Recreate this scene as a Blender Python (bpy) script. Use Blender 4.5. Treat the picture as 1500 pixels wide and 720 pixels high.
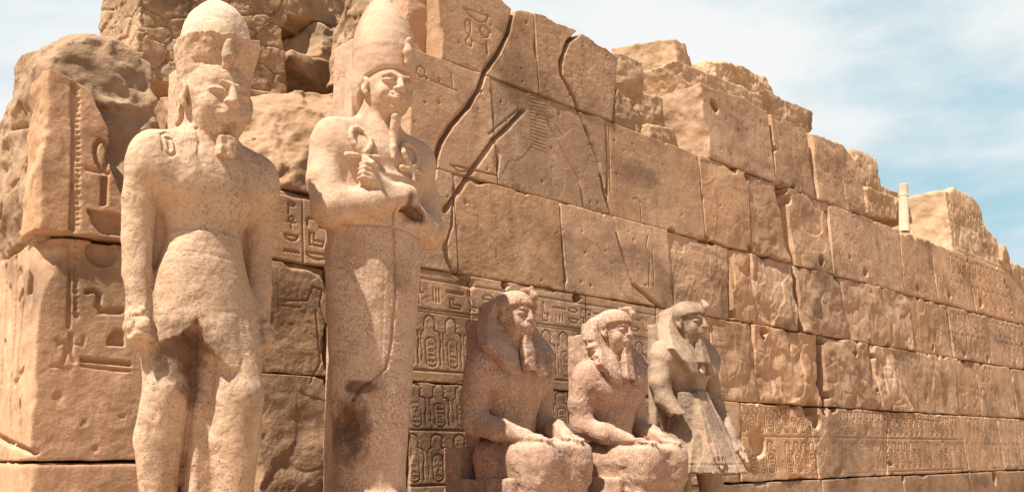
import bpy, math, random
import numpy as np

# ------------------------------------------------------------------ camera, sky, sun, exposure
for o in list(bpy.data.objects): bpy.data.objects.remove(o)
scene = bpy.context.scene
COL = scene.collection
random.seed(7)
YAW = math.radians(42.6); PIT = math.atan(155/1300)
CAM = np.array([0, -6.96, 1.6])
cd = bpy.data.cameras.new('camera'); co = bpy.data.objects.new('camera', cd); COL.objects.link(co)
cd.sensor_width = 36; cd.lens = 36*1300/1500; cd.shift_y = 140/1500; cd.clip_end = 4000; cd.clip_start = .05
co.location = CAM; co.rotation_euler = (math.pi/2+PIT, 0, -YAW)
scene.camera = co
SUN = np.array([-.49, -.045, .85]); SUN = SUN/np.linalg.norm(SUN)   # towards the sun
sd = bpy.data.lights.new('sun', 'SUN'); so = bpy.data.objects.new('sun', sd); COL.objects.link(so)
sd.energy = 5.0; sd.angle = math.radians(.5); sd.color = (1, .93, .83)
so.rotation_euler = (math.acos(SUN[2]), 0, math.atan2(SUN[1], SUN[0])+math.pi/2)
so.location = (0, -10, 20)
W = bpy.data.worlds.new('World'); scene.world = W; W.use_nodes = True
nt = W.node_tree; nt.nodes.clear()
def N(nt, t, **k):
    n = nt.nodes.new(t)
    for a, v in k.items():
        if a == 'i':
            for s, x in v.items(): n.inputs[s].default_value = x
        else: setattr(n, a, v)
    return n
sky = N(nt, 'ShaderNodeTexSky', sky_type='NISHITA', sun_disc=False, air_density=1.0, dust_density=1.2, ozone_density=1.0)
sky.sun_elevation = math.asin(SUN[2]); sky.sun_rotation = math.atan2(SUN[0], SUN[1])
tc = N(nt, 'ShaderNodeTexCoord')
mp = N(nt, 'ShaderNodeMapping'); mp.inputs['Scale'].default_value = (1.3, 1.3, 3.4); mp.inputs['Rotation'].default_value = (.25, .2, .6)
nz = N(nt, 'ShaderNodeTexNoise', i={'Scale': 1.45, 'Detail': 9, 'Roughness': .56, 'Distortion': .35})
cr = N(nt, 'ShaderNodeValToRGB'); cr.color_ramp.elements[0].position = .30; cr.color_ramp.elements[1].position = .56
cr.color_ramp.interpolation = 'EASE'
mx = N(nt, 'ShaderNodeMix', data_type='RGBA')
base = N(nt, 'ShaderNodeMix', data_type='RGBA')
base.inputs[0].default_value = .68; base.inputs[7].default_value = (6.6, 10.4, 11.8, 1)
bg = N(nt, 'ShaderNodeBackground', i={'Strength': .046}); ow = N(nt, 'ShaderNodeOutputWorld')
mx.inputs[7].default_value = (11.8, 12.0, 11.9, 1)
L = nt.links.new
L(tc.outputs['Generated'], mp.inputs[0]); L(mp.outputs[0], nz.inputs[0]); L(nz.outputs[0], cr.inputs[0])
# haze and cloud fade to clear blue towards the unseen zenith, shaped to lower ambient light
sxyz = N(nt, 'ShaderNodeSeparateXYZ'); L(tc.outputs['Generated'], sxyz.inputs[0])
hz = N(nt, 'ShaderNodeMapRange', i={'From Min': .50, 'From Max': .78, 'To Min': .72, 'To Max': .0}); L(sxyz.outputs[2], hz.inputs[0]); 
dp = N(nt, 'ShaderNodeVectorMath', operation='DOT_PRODUCT'); dp.inputs[1].default_value = (.74, .67, 0); L(tc.outputs['Generated'], dp.inputs[0])
bank = N(nt, 'ShaderNodeMapRange', i={'From Min': .05, 'From Max': .5, 'To Min': 0., 'To Max': 1.}); L(dp.outputs['Value'], bank.inputs[0])   # bright haze and cloud bank kept beyond the wall to lower ambient light
hb2 = N(nt, 'ShaderNodeMath', operation='MULTIPLY'); L(hz.outputs[0], hb2.inputs[0]); L(bank.outputs[0], hb2.inputs[1]); L(hb2.outputs[0], base.inputs[0])
cb2 = N(nt, 'ShaderNodeMath', operation='MULTIPLY'); L(cr.outputs[0], cb2.inputs[0]); L(bank.outputs[0], cb2.inputs[1])
cm = N(nt, 'ShaderNodeMath', operation='MULTIPLY'); cz = N(nt, 'ShaderNodeMapRange', i={'From Min': .50, 'From Max': .78, 'To Min': 1., 'To Max': .0}); L(sxyz.outputs[2], cz.inputs[0]); L(cz.outputs[0], cm.inputs[1]); L(cb2.outputs[0], cm.inputs[0])
L(sky.outputs[0], base.inputs[6]); L(base.outputs[2], mx.inputs[6]); L(cm.outputs[0], mx.inputs[0]); L(mx.outputs[2], bg.inputs[0]); L(bg.outputs[0], ow.inputs[0])
scene.view_settings.view_transform = 'Standard'; scene.view_settings.look = 'None'
scene.view_settings.exposure = .77; scene.view_settings.gamma = 1
scene.render.engine = 'CYCLES'; scene.render.resolution_x = 1024; scene.render.resolution_y = 491

# ------------------------------------------------------------------ placing by sight lines
BAT = .09                                       # the wall leans back 9 cm per metre
_R = np.array([math.cos(YAW), -math.sin(YAW), 0]); _Fh = np.array([math.sin(YAW), math.cos(YAW), 0]); _Z = np.array([0, 0, 1.])
_F = math.cos(PIT)*_Fh+math.sin(PIT)*_Z; _U = -math.sin(PIT)*_Fh+math.cos(PIT)*_Z
def ray(x, y): return _F+(x-750)/1300*_R+(500-y)/1300*_U
def P(x, y, o=0.):                              # point of the leaning wall face (o metres proud of it)
    d = ray(x, y); return CAM+(-o-CAM[1])/(d[1]-BAT*d[2])*d
def V(x, y, yy):                                # point of the upright plane at depth yy
    d = ray(x, y); return CAM+(yy-CAM[1])/d[1]*d
def Sx(px, z, o=0.):                            # wall coordinate of a picture column at height z
    k = (px-750)/1300; a = _R-k*_F; p0 = np.array([0, BAT*(z-1.6)-o, z])-CAM
    return -(a@p0)/a[0]

# ------------------------------------------------------------------ noise
_rng = np.random.default_rng(3); _T = _rng.random(65536).astype(np.float32)
def _h(i, j, k, s): return _T[((i*73856093) ^ (j*19349663) ^ (k*83492791) ^ (s*2654435)) & 65535]
def vn(x, y, z, s=0):
    xi = np.floor(x).astype(np.int64); yi = np.floor(y).astype(np.int64); zi = np.floor(z).astype(np.int64)
    u = x-xi; v = y-yi; w = z-zi; u = u*u*(3-2*u); v = v*v*(3-2*v); w = w*w*(3-2*w)
    r = 0
    for a in (0, 1):
        for b in (0, 1):
            for c in (0, 1):
                r = r+_h(xi+a, yi+b, zi+c, s)*(u if a else 1-u)*(v if b else 1-v)*(w if c else 1-w)
    return r*2-1
def fbm(x, y, z, o=4, s=0, g=.5):
    r = 0; a = 1.
    for i in range(o): r = r+a*vn(x, y, z, s+i*17); x, y, z = x*2.03+1.7, y*2.03+3.1, z*2.03+5.3; a *= g
    return r
def ridge(x, y, z, o=3, s=0):
    r = 0; a = 1.
    for i in range(o): r = r+a*(1-2*np.abs(vn(x, y, z, s+i*13))); x, y, z = x*2.1+2.7, y*2.1+1.1, z*2.1+4.3; a *= .5
    return r
def worley(x, y, s=0):
    xi = np.floor(x).astype(np.int64); yi = np.floor(y).astype(np.int64)
    f1 = np.full(x.shape, 9., np.float32); f2 = f1.copy(); idv = np.zeros(x.shape, np.float32)
    for a in (-1, 0, 1):
        for b in (-1, 0, 1):
            cx = xi+a; cy = yi+b
            d = np.hypot(cx+.5+.42*(2*_h(cx, cy, 0*cx, s)-1)-x, cy+.5+.42*(2*_h(cx, cy, 0*cx, s+5)-1)-y)
            n = d < f1; f2 = np.where(n, f1, np.minimum(f2, d)); idv = np.where(n, _h(cx, cy, 0*cx, s+9), idv); f1 = np.where(n, d, f1)
    return f1, f2, idv
def ss(a, b, x): t = np.clip((x-a)/(b-a), 0, 1); return t*t*(3-2*t)

# ------------------------------------------------------------------ objects
def tag(o, label, cat, group=None, kind=None):
    if label: o['label'] = label
    if cat: o['category'] = cat
    if group: o['group'] = group
    if kind: o['kind'] = kind
    return o
def empty(name, loc, label, cat, group=None):
    o = bpy.data.objects.new(name, None); COL.objects.link(o); o.location = loc; o.empty_display_size = .2
    return tag(o, label, cat, group)
def mesh(name, v, f, mat, parent=None, smooth=True, loc=None):
    v = np.asarray(v, np.float32); f = np.asarray(f, np.int32)
    if loc is not None: v = v-np.asarray(loc, np.float32)
    me = bpy.data.meshes.new(name)
    n = f.shape[1]
    me.vertices.add(len(v)); me.vertices.foreach_set('co', v.ravel())
    me.loops.add(f.size); me.loops.foreach_set('vertex_index', f.ravel())
    me.polygons.add(len(f)); me.polygons.foreach_set('loop_start', np.arange(0, f.size, n, dtype=np.int32))
    me.update(calc_edges=True)
    if smooth: me.polygons.foreach_set('use_smooth', np.ones(len(f), bool))
    me.materials.append(mat)
    o = bpy.data.objects.new(name, me); COL.objects.link(o)
    if parent is not None: o.parent = parent
    if loc is not None: o.location = loc
    return o

# ------------------------------------------------------------------ solids from distance fields
def net(F, mn, h):
    ins = F < 0
    c = np.zeros(tuple(d-1 for d in F.shape), np.int8)
    sl = lambda a: slice(1, None) if a else slice(None, -1)
    for a in (0, 1):
        for b in (0, 1):
            for d in (0, 1): c += ins[sl(a), sl(b), sl(d)]
    act = (c > 0) & (c < 8); idx = np.argwhere(act); i, j, k = idx.T
    acc = np.zeros((len(idx), 3), np.float32); cnt = np.zeros(len(idx), np.float32)
    for ax in range(3):
        for p in (0, 1):
            for q in (0, 1):
                o0 = [0, 0, 0]; r = [x for x in range(3) if x != ax]; o0[r[0]] = p; o0[r[1]] = q
                o1 = list(o0); o1[ax] = 1
                fa = F[i+o0[0], j+o0[1], k+o0[2]]; fb = F[i+o1[0], j+o1[1], k+o1[2]]
                m = (fa < 0) != (fb < 0); t = np.where(m, fa/np.where(m, fa-fb, 1), 0)
                pt = np.zeros_like(acc); pt[:, r[0]] = p; pt[:, r[1]] = q; pt[:, ax] = t
                acc += pt*m[:, None]; cnt += m
    v = (idx+acc/cnt[:, None])*h+np.asarray(mn)
    vid = np.full(c.shape, -1, np.int32); vid[i, j, k] = np.arange(len(idx))
    fs = []
    for ax in range(3):
        a, b = [x for x in range(3) if x != ax]
        A = ins[tuple(slice(None, -1) if x == ax else slice(1, -1) for x in range(3))]
        Bm = ins[tuple(slice(1, None) if x == ax else slice(1, -1) for x in range(3))]
        e = np.argwhere(A != Bm)
        if len(e) == 0: continue
        fl = A[tuple(e.T)]
        def cell(da, db):
            q = e.copy(); q[:, a] += da; q[:, b] += db; return vid[tuple(q.T)]
        Q = np.stack([cell(0, 0), cell(1, 0), cell(1, 1), cell(0, 1)], 1)
        if ax == 1: fl = ~fl
        Q = np.where(fl[:, None], Q, Q[:, ::-1]); fs.append(Q)
    f = np.concatenate(fs); f = f[(f >= 0).all(1)]
    return v, f
def solid(name, fn, mn, mx, h, mat, parent=None, loc=None, margin=.05):
    mn = np.asarray(mn, float); mx = np.asarray(mx, float)
    K = 4; nc = np.ceil((mx-mn)/(h*K)).astype(int)+1; n = nc*K
    g = [mn[a]+np.arange(nc[a])*h*K+h*K*.5 for a in range(3)]
    X, Y, Zc = np.meshgrid(*g, indexing='ij')
    C = fn(X.ravel().astype(np.float32), Y.ravel().astype(np.float32), Zc.ravel().astype(np.float32)).reshape(X.shape)
    near = np.abs(C) < h*K*1.0+margin
    Fd = np.repeat(np.repeat(np.repeat(np.clip(C, -1, 1), K, 0), K, 1), K, 2).astype(np.float32)
    nm = np.repeat(np.repeat(np.repeat(near, K, 0), K, 1), K, 2)
    ii = np.argwhere(nm); p = (ii*h+mn).astype(np.float32)
    Fd[nm] = fn(p[:, 0], p[:, 1], p[:, 2])
    Fd[0] = Fd[-1] = 1; Fd[:, 0] = 1; Fd[:, -1] = 1; Fd[:, :, 0] = 1; Fd[:, :, -1] = 1
    v, f = net(Fd, mn, h)
    return mesh(name, v, f, mat, parent, True, loc)
def U_(*d):
    r = d[0]
    for x in d[1:]: r = np.minimum(r, x)
    return r
def sU(k, *d):
    r = d[0]
    for b in d[1:]:
        t = np.clip(.5+.5*(b-r)/k, 0, 1); r = b*(1-t)+r*t-k*t*(1-t)
    return r
def sS(k, a, b): return -sU(k, -a, b)            # a minus b
def sI(k, a, b): return -sU(k, -a, -b)
def ell(p, c, r):
    x, y, z = (p[0]-c[0])/r[0], (p[1]-c[1])/r[1], (p[2]-c[2])/r[2]
    k0 = np.sqrt(x*x+y*y+z*z)+1e-6; k1 = np.sqrt((x/r[0])**2+(y/r[1])**2+(z/r[2])**2)+1e-6
    return k0*(k0-1)/k1
def cap(p, a, b, ra, rb):
    a = np.asarray(a, float); b = np.asarray(b, float); d = b-a; L2 = d@d
    x, y, z = p[0]-a[0], p[1]-a[1], p[2]-a[2]
    t = np.clip((x*d[0]+y*d[1]+z*d[2])/L2, 0, 1)
    return np.sqrt((x-t*d[0])**2+(y-t*d[1])**2+(z-t*d[2])**2)-(ra+(rb-ra)*t)
def chain(p, pts, rs, k=.03): return sU(k, *[cap(p, pts[i], pts[i+1], rs[i], rs[i+1]) for i in range(len(pts)-1)])
def box(p, c, r, e=.01):
    x, y, z = np.abs(p[0]-c[0])-r[0]+e, np.abs(p[1]-c[1])-r[1]+e, np.abs(p[2]-c[2])-r[2]+e
    return np.sqrt(np.maximum(x, 0)**2+np.maximum(y, 0)**2+np.maximum(z, 0)**2)+np.minimum(np.maximum(x, np.maximum(y, z)), 0)-e
def rotz(p, c, a):
    ca, sa = math.cos(a), math.sin(a); x, y = p[0]-c[0], p[1]-c[1]
    return (ca*x+sa*y+c[0], -sa*x+ca*y+c[1], p[2])
def rotx(p, c, a):
    ca, sa = math.cos(a), math.sin(a); y, z = p[1]-c[1], p[2]-c[2]
    return (p[0], ca*y+sa*z+c[1], -sa*y+ca*z+c[2])
def roty(p, c, a):
    ca, sa = math.cos(a), math.sin(a); x, z = p[0]-c[0], p[2]-c[2]
    return (ca*x+sa*z+c[0], p[1], -sa*x+ca*z+c[2])
def lathe(p, cx, cy, zs, rs, sy=1., lean=0.):   # round body of varying radius
    z = p[2]; r = np.interp(z, zs, rs); dr = np.gradient(np.array(rs, float), np.array(zs, float)); sl = np.interp(z, zs, dr)
    d = np.hypot(p[0]-cx, (p[1]-cy-lean*(z-zs[0]))/sy)-r
    return np.maximum(d*min(1, sy)/np.sqrt(1+np.clip(sl, -2, 2)**2), np.maximum(z-zs[-1], zs[0]-z))

# ------------------------------------------------------------------ materials
def stone(name, c1, c2, c3, speck=None, speck_amt=.0, speck_scale=90, pits=.3, grain=.25, streak=0., scale=1., grout=None, dark=None, dark_amt=0., zfade=None, tone=0., weather=False, blot=False, lump=.3, stains=()):
    m = bpy.data.materials.new(name); m.use_nodes = True; t = m.node_tree; t.nodes.clear(); l = t.links.new
    out = N(t, 'ShaderNodeOutputMaterial'); b = N(t, 'ShaderNodeBsdfPrincipled', i={'Roughness': .9, 'Specular IOR Level': .15}); l(b.outputs[0], out.inputs[0])
    g = N(t, 'ShaderNodeNewGeometry')
    def noise(s, d=5, r=.6, sc=None):
        n = N(t, 'ShaderNodeTexNoise', i={'Scale': s, 'Detail': d, 'Roughness': r})
        if sc:
            mm = N(t, 'ShaderNodeMapping'); mm.inputs['Scale'].default_value = sc; l(g.outputs['Position'], mm.inputs[0]); l(mm.outputs[0], n.inputs[0])
        else: l(g.outputs['Position'], n.inputs[0])
        return n.outputs[0]
    def ramp(x, a, c, va=0., vb=1.):
        r = N(t, 'ShaderNodeMapRange', i={'From Min': a, 'From Max': c, 'To Min': va, 'To Max': vb}); l(x, r.inputs[0]); return r.outputs[0]
    def mix(f, a, c):
        n = N(t, 'ShaderNodeMix', data_type='RGBA')
        if isinstance(f, float): n.inputs[0].default_value = f
        else: l(f, n.inputs[0])
        for s, x in ((6, a), (7, c)):
            if isinstance(x, tuple): n.inputs[s].default_value = (*x, 1)
            else: l(x, n.inputs[s])
        return n.outputs[2]
    def mul(x, k):
        n = N(t, 'ShaderNodeMath', operation='MULTIPLY'); l(x, n.inputs[0])
        if isinstance(k, float): n.inputs[1].default_value = k
        else: l(k, n.inputs[1])
        return n.outputs[0]
    col = mix(ramp(noise(.9*scale, 6, .62), .34, .66), c1, c2)
    col = mix(mul(ramp(noise(4.3*scale, 6, .6), .48, .72), .75), col, c3)
    if streak:
        col = mix(mul(ramp(noise(1., 5, .6, (5.5, 5.5, .5)), .55, .78), streak), col, tuple(x*.62 for x in c1))
    if dark:
        col = mix(mul(ramp(noise(1.7*scale, 7, .62, (1, 1, .7)), .5, .62), dark_amt), col, dark)
    if speck:
        vo = N(t, 'ShaderNodeTexVoronoi', i={'Scale': speck_scale}); l(g.outputs['Position'], vo.inputs[0])
        sep = N(t, 'ShaderNodeSeparateColor'); l(vo.outputs['Color'], sep.inputs[0])
        region = ramp(noise(2.2, 4), .35, .65, .35, 1.)
        if zfade:                                   # upper part of the statue is worn smooth and pale
            sx_ = N(t, 'ShaderNodeSeparateXYZ'); l(g.outputs['Position'], sx_.inputs[0]); region = mul(region, ramp(sx_.outputs[2], zfade[0], zfade[1], .15, 1.))
        for ci, (sc_, lo, hi) in enumerate(speck):
            col = mix(mul(mul(ramp(sep.outputs[ci], lo, hi), region), speck_amt), col, sc_)
    col = mix(mul(ramp(noise(55, 3, .7), .56, .72), .35), col, tuple(x*.55 for x in c1))
    if weather:                                    # soot, old damp marks and pale salt bloom
        col = mix(mul(ramp(noise(.62, 8, .66, (1, 1, 1.5)), 0.50, .63), .75), col, tuple(x*.45 for x in c1))
        col = mix(mul(ramp(noise(.8, 8, .7, (1.3, 1.3, .8)), 0.54, .67), .55), col, tuple(min(x*1.3+.04, .8) for x in c2))
        col = mix(mul(ramp(noise(13, 6, .75), .55, .70), .35), col, tuple(x*.6 for x in c3))
    if blot:                                       # weather stains, drips and patchy paler upward faces on the carved granite
        col = mix(mul(ramp(noise(3.6, 8, .7, (1, 1, .45)), .52, .66), .5), col, tuple(x*.58 for x in c3))
        col = mix(mul(ramp(noise(1.9, 6, .65), .54, .68), .4), col, tuple(min(x*1.22, .8) for x in c2))
        nrm = N(t, 'ShaderNodeSeparateXYZ'); l(g.outputs['Normal'], nrm.inputs[0])
        col = mix(mul(ramp(nrm.outputs[2], .45, .95), ramp(noise(6, 5, .6), .3, .6, .15, .55)), col, (.62, .47, .33))
    for cen_, rad_, sc_ in stains:
        sub = N(t, 'ShaderNodeVectorMath', operation='SUBTRACT'); sub.inputs[1].default_value = cen_; l(g.outputs['Position'], sub.inputs[0])
        dv = N(t, 'ShaderNodeVectorMath', operation='DIVIDE'); dv.inputs[1].default_value = rad_; l(sub.outputs[0], dv.inputs[0])
        ln = N(t, 'ShaderNodeVectorMath', operation='LENGTH'); l(dv.outputs[0], ln.inputs[0])
        ad = N(t, 'ShaderNodeMath', operation='MULTIPLY_ADD'); ad.inputs[1].default_value = 1.9; l(noise(7, 6, .65), ad.inputs[0]); l(ln.outputs[1], ad.inputs[2])
        col = mix(mul(ramp(ad.outputs[0], 2.0, 1.5), .8), col, sc_)
    if tone:
        oi = N(t, 'ShaderNodeObjectInfo'); hv = N(t, 'ShaderNodeHueSaturation'); l(col, hv.inputs['Color'])
        l(ramp(oi.outputs['Random'], 0., 1., 1-tone*.75, 1+tone*.55), hv.inputs['Value'])
        h2 = N(t, 'ShaderNodeMath', operation='FRACT'); m7 = mul(oi.outputs['Random'], 7.31); l(m7, h2.inputs[0]); l(ramp(h2.outputs[0], 0., 1., 0.95, 1.05), hv.inputs['Saturation']); col = hv.outputs[0]
    l(col, b.inputs['Base Color'])
    v2 = N(t, 'ShaderNodeTexVoronoi', i={'Scale': 26.}); l(g.outputs['Position'], v2.inputs[0])
    pit = mul(ramp(v2.outputs['Distance'], .0, .22), ramp(noise(3.1, 3), .45, .6, 0., 1.))
    bp = N(t, 'ShaderNodeBump', i={'Strength': grain, 'Distance': .02}); l(noise(38, 6, .68), bp.inputs['Height'])
    bp2 = N(t, 'ShaderNodeBump', i={'Strength': pits, 'Distance': .012}); l(pit, bp2.inputs['Height']); l(bp.outputs[0], bp2.inputs['Normal'])
    bp3 = N(t, 'ShaderNodeBump', i={'Strength': lump, 'Distance': .03}); l(noise(9, 5, .6), bp3.inputs['Height']); l(bp2.outputs[0], bp3.inputs['Normal'])
    l(bp3.outputs[0], b.inputs['Normal'])
    return m
M_wall = stone('sandstone', (.475, .288, .168), (.55, .352, .215), (.385, .222, .126), pits=.35, grain=.4, streak=.75, tone=.26, weather=True, lump=.10)
M_pale = stone('pale sandstone', (.52, .345, .205), (.59, .41, .26), (.44, .28, .16), pits=.4, grain=.4, tone=.10, weather=True)
M_low = stone('grimy shaded sandstone', (.36, .222, .132), (.43, .275, .165), (.275, .165, .098), pits=.4, grain=.4, streak=.4, tone=.12, weather=True)  # dirt plus the shade low between the statues, both put into the colour
M_rub = stone('rubble stone', (.43, .275, .16), (.52, .35, .215), (.33, .20, .115), pits=.6, grain=.6, tone=.12, weather=True)
M_sand = stone('sandy ground', (.44, .32, .22), (.49, .36, .25), (.38, .27, .18), grain=.5)
PINK = [((.30, .15, .095), .72, .8), ((.74, .58, .46), .78, .86), ((.13, .085, .065), .86, .92)]
RUST = (.13, .062, .038)
M_g1 = stone('cream limestone granite', (.54, .362, .235), (.61, .432, .29), (.45, .285, .178), speck=[((.30, .17, .11), .80, .86), ((.64, .48, .35), .8, .86), ((.16, .09, .06), .93, .96)], speck_amt=.55, speck_scale=90, pits=1., grain=.35, blot=True, stains=[((2.29, -1.32, 2.22), (.20, .5, .24), RUST), ((2.36, -1.3, 2.02), (.10, .5, .16), RUST), ((2.50, -1.5, 3.72), (.07, .12, .07), (.22, .11, .07))])
M_g2 = stone('warm speckled granite', (.54, .355, .235), (.62, .435, .30), (.46, .28, .175), speck=PINK, speck_amt=.7, speck_scale=105, pits=.4, grain=.3, blot=True, zfade=(3.7, 3.0), stains=[((4.06, -1.42, 3.42), (.15, .2, .09), RUST), ((3.98, -1.42, 3.52), (.06, .2, .12), RUST), ((3.62, -1.25, 1.72), (.13, .3, .30), RUST), ((3.68, -1.35, 2.05), (.16, .3, .06), RUST)])
M_g3 = stone('pink granite', (.43, .262, .178), (.51, .335, .235), (.34, .19, .125), speck=PINK, speck_amt=.7, speck_scale=100, pits=.6, grain=.4, blot=True)
M_g5 = stone('weathered grey granite', (.40, .275, .185), (.49, .355, .25), (.32, .205, .135), speck=PINK, speck_amt=.3, speck_scale=100, pits=.4, grain=.3, dark=(.17, .115, .08), dark_amt=.8)
M_crown = stone('whitish limestone', (.60, .44, .31), (.66, .5, .36), (.52, .36, .24), pits=.6)
M_post = stone('pale painted wood', (.50, .37, .25), (.56, .43, .31), (.40, .28, .18), pits=.05, grain=.1)
M_iron = stone('rusty iron', (.10, .07, .05), (.13, .085, .06), (.08, .055, .04), pits=.05)

# ------------------------------------------------------------------ ground
r = np.concatenate([np.linspace(0, 30, 61), np.geomspace(32, 1500, 30)])
a = np.linspace(0, 2*np.pi, 97)[:-1]
RR, AA = np.meshgrid(r[1:], a, indexing='ij'); gx = 8+RR*np.cos(AA); gy = -4+RR*np.sin(AA)
gz = .05*fbm(gx*.5, gy*.5, 0*gx, 4, 3)*np.clip(RR/3, 0, 1)-.02
v = np.concatenate([[[8, -4, -.02]], np.stack([gx.ravel(), gy.ravel(), gz.ravel()], 1)])
na = len(a); nr = len(r)-1
fq = [(1+i*na+j, 1+(i+1)*na+j, 1+(i+1)*na+(j+1) % na, 1+i*na+(j+1) % na) for i in range(nr-1) for j in range(na)]
fq += [(0, 1+j, 1+(j+1) % na, 1+(j+1) % na) for j in range(0)]
fq += [(0, 1+2*j, 1+(2*j+1) % na, 1+(2*j+2) % na) for j in range(na//2)]
tag(mesh('ground', v, fq, M_sand), 'pale sandy ground spreading in front of the wall', 'ground', kind='structure')

# ------------------------------------------------------------------ carvings: a depth map over the wall face
S0, S1, Z0, Z1, G = 1.4, 34., 0., 7.4, .007
CH = np.zeros((int((Z1-Z0)/G), int((S1-S0)/G)), np.float32)
class Map:
    def __init__(s, a0, b0, na, nb): s.a0, s.b0 = a0, b0; s.m = np.zeros((nb, na), np.float32)
    def seg(s, p, q, w, depth, soft=0., side=0):
        ext = max(w, soft)*1.6
        i0 = max(int((min(p[0], q[0])-ext-s.a0)/G), 0); i1 = min(int((max(p[0], q[0])+ext-s.a0)/G)+2, s.m.shape[1])
        j0 = max(int((min(p[1], q[1])-ext-s.b0)/G), 0); j1 = min(int((max(p[1], q[1])+ext-s.b0)/G)+2, s.m.shape[0])
        if i1 <= i0 or j1 <= j0: return
        A, Bb = np.meshgrid(s.a0+np.arange(i0, i1)*G, s.b0+np.arange(j0, j1)*G)
        dx, dy = q[0]-p[0], q[1]-p[1]; L2 = dx*dx+dy*dy+1e-9
        t = np.clip(((A-p[0])*dx+(Bb-p[1])*dy)/L2, 0, 1)
        d = np.hypot(A-p[0]-t*dx, Bb-p[1]-t*dy)
        if w > .0155: d = d+.006*fbm(A*6, Bb*6, 0*A, 3, 77)
        h = depth*(1-ss(w*.45, w, d))
        if soft:
            sg = (dx*(Bb-p[1])-dy*(A-p[0]))*side
            h = np.maximum(h, np.where(sg > 0, depth*.85*np.clip(1-d/soft, 0, 1)**1.5, 0))
        sub = s.m[j0:j1, i0:i1]; np.maximum(sub, h, out=sub)
    def line(s, pts, w=.012, depth=.012, **k):
        for p, q in zip(pts[:-1], pts[1:]): s.seg(p, q, w, depth, **k)
    def fill(s, pts, depth):
        pts = np.array(pts); i0, j0 = ((pts.min(0)-(s.a0, s.b0))/G).astype(int); i1, j1 = ((pts.max(0)-(s.a0, s.b0))/G).astype(int)+2
        i0 = max(i0, 0); j0 = max(j0, 0)
        A, Bb = np.meshgrid(s.a0+np.arange(i0, i1)*G, s.b0+np.arange(j0, j1)*G); c = np.zeros(A.shape, bool)
        for (x0, y0), (x1, y1) in zip(pts, np.roll(pts, -1, 0)):
            if y0 != y1: c ^= ((Bb > y0) != (Bb > y1)) & (A < (x1-x0)*(Bb-y0)/(y1-y0)+x0)
        sub = s.m[j0:j1, i0:i1]; c = c[:sub.shape[0], :sub.shape[1]]; sub[c] = np.maximum(sub[c], depth)
    def blob(s, c, r, depth):
        i0 = max(int((c[0]-r*2-s.a0)/G), 0); i1 = int((c[0]+r*2-s.a0)/G); j0 = max(int((c[1]-r*2-s.b0)/G), 0); j1 = int((c[1]+r*2-s.b0)/G)
        sub = s.m[j0:j1, i0:i1]
        if sub.size == 0: return
        A, Bb = np.meshgrid(s.a0+(i0+np.arange(sub.shape[1]))*G, s.b0+(j0+np.arange(sub.shape[0]))*G)
        d = np.hypot(A-c[0], Bb-c[1])+r*.35*vn(A/r*1.3, Bb/r*1.3, 0*A, int(c[0]*100) % 997)
        np.maximum(sub, depth*(1-ss(r*.6, r, d)), out=sub)
    def at(s, a, b):
        x = np.clip((a-s.a0)/G, 0, s.m.shape[1]-1.001); y = np.clip((b-s.b0)/G, 0, s.m.shape[0]-1.001)
        i = x.astype(int); j = y.astype(int); u = x-i; w = y-j; m = s.m
        return m[j, i]*(1-u)*(1-w)+m[j, i+1]*u*(1-w)+m[j+1, i]*(1-u)*w+m[j+1, i+1]*u*w
CH = Map(S0, Z0, int((S1-S0)/G), int((Z1-Z0)/G))
EH = Map(-.5, 0., 640, 800)                       # end face of the corner: (y, z)
def arc(cx, cy, rx, ry, a0=0, a1=360, n=14): return [(cx+rx*math.cos(math.radians(a0+(a1-a0)*i/n)), cy+ry*math.sin(math.radians(a0+(a1-a0)*i/n))) for i in range(n+1)]
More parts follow.
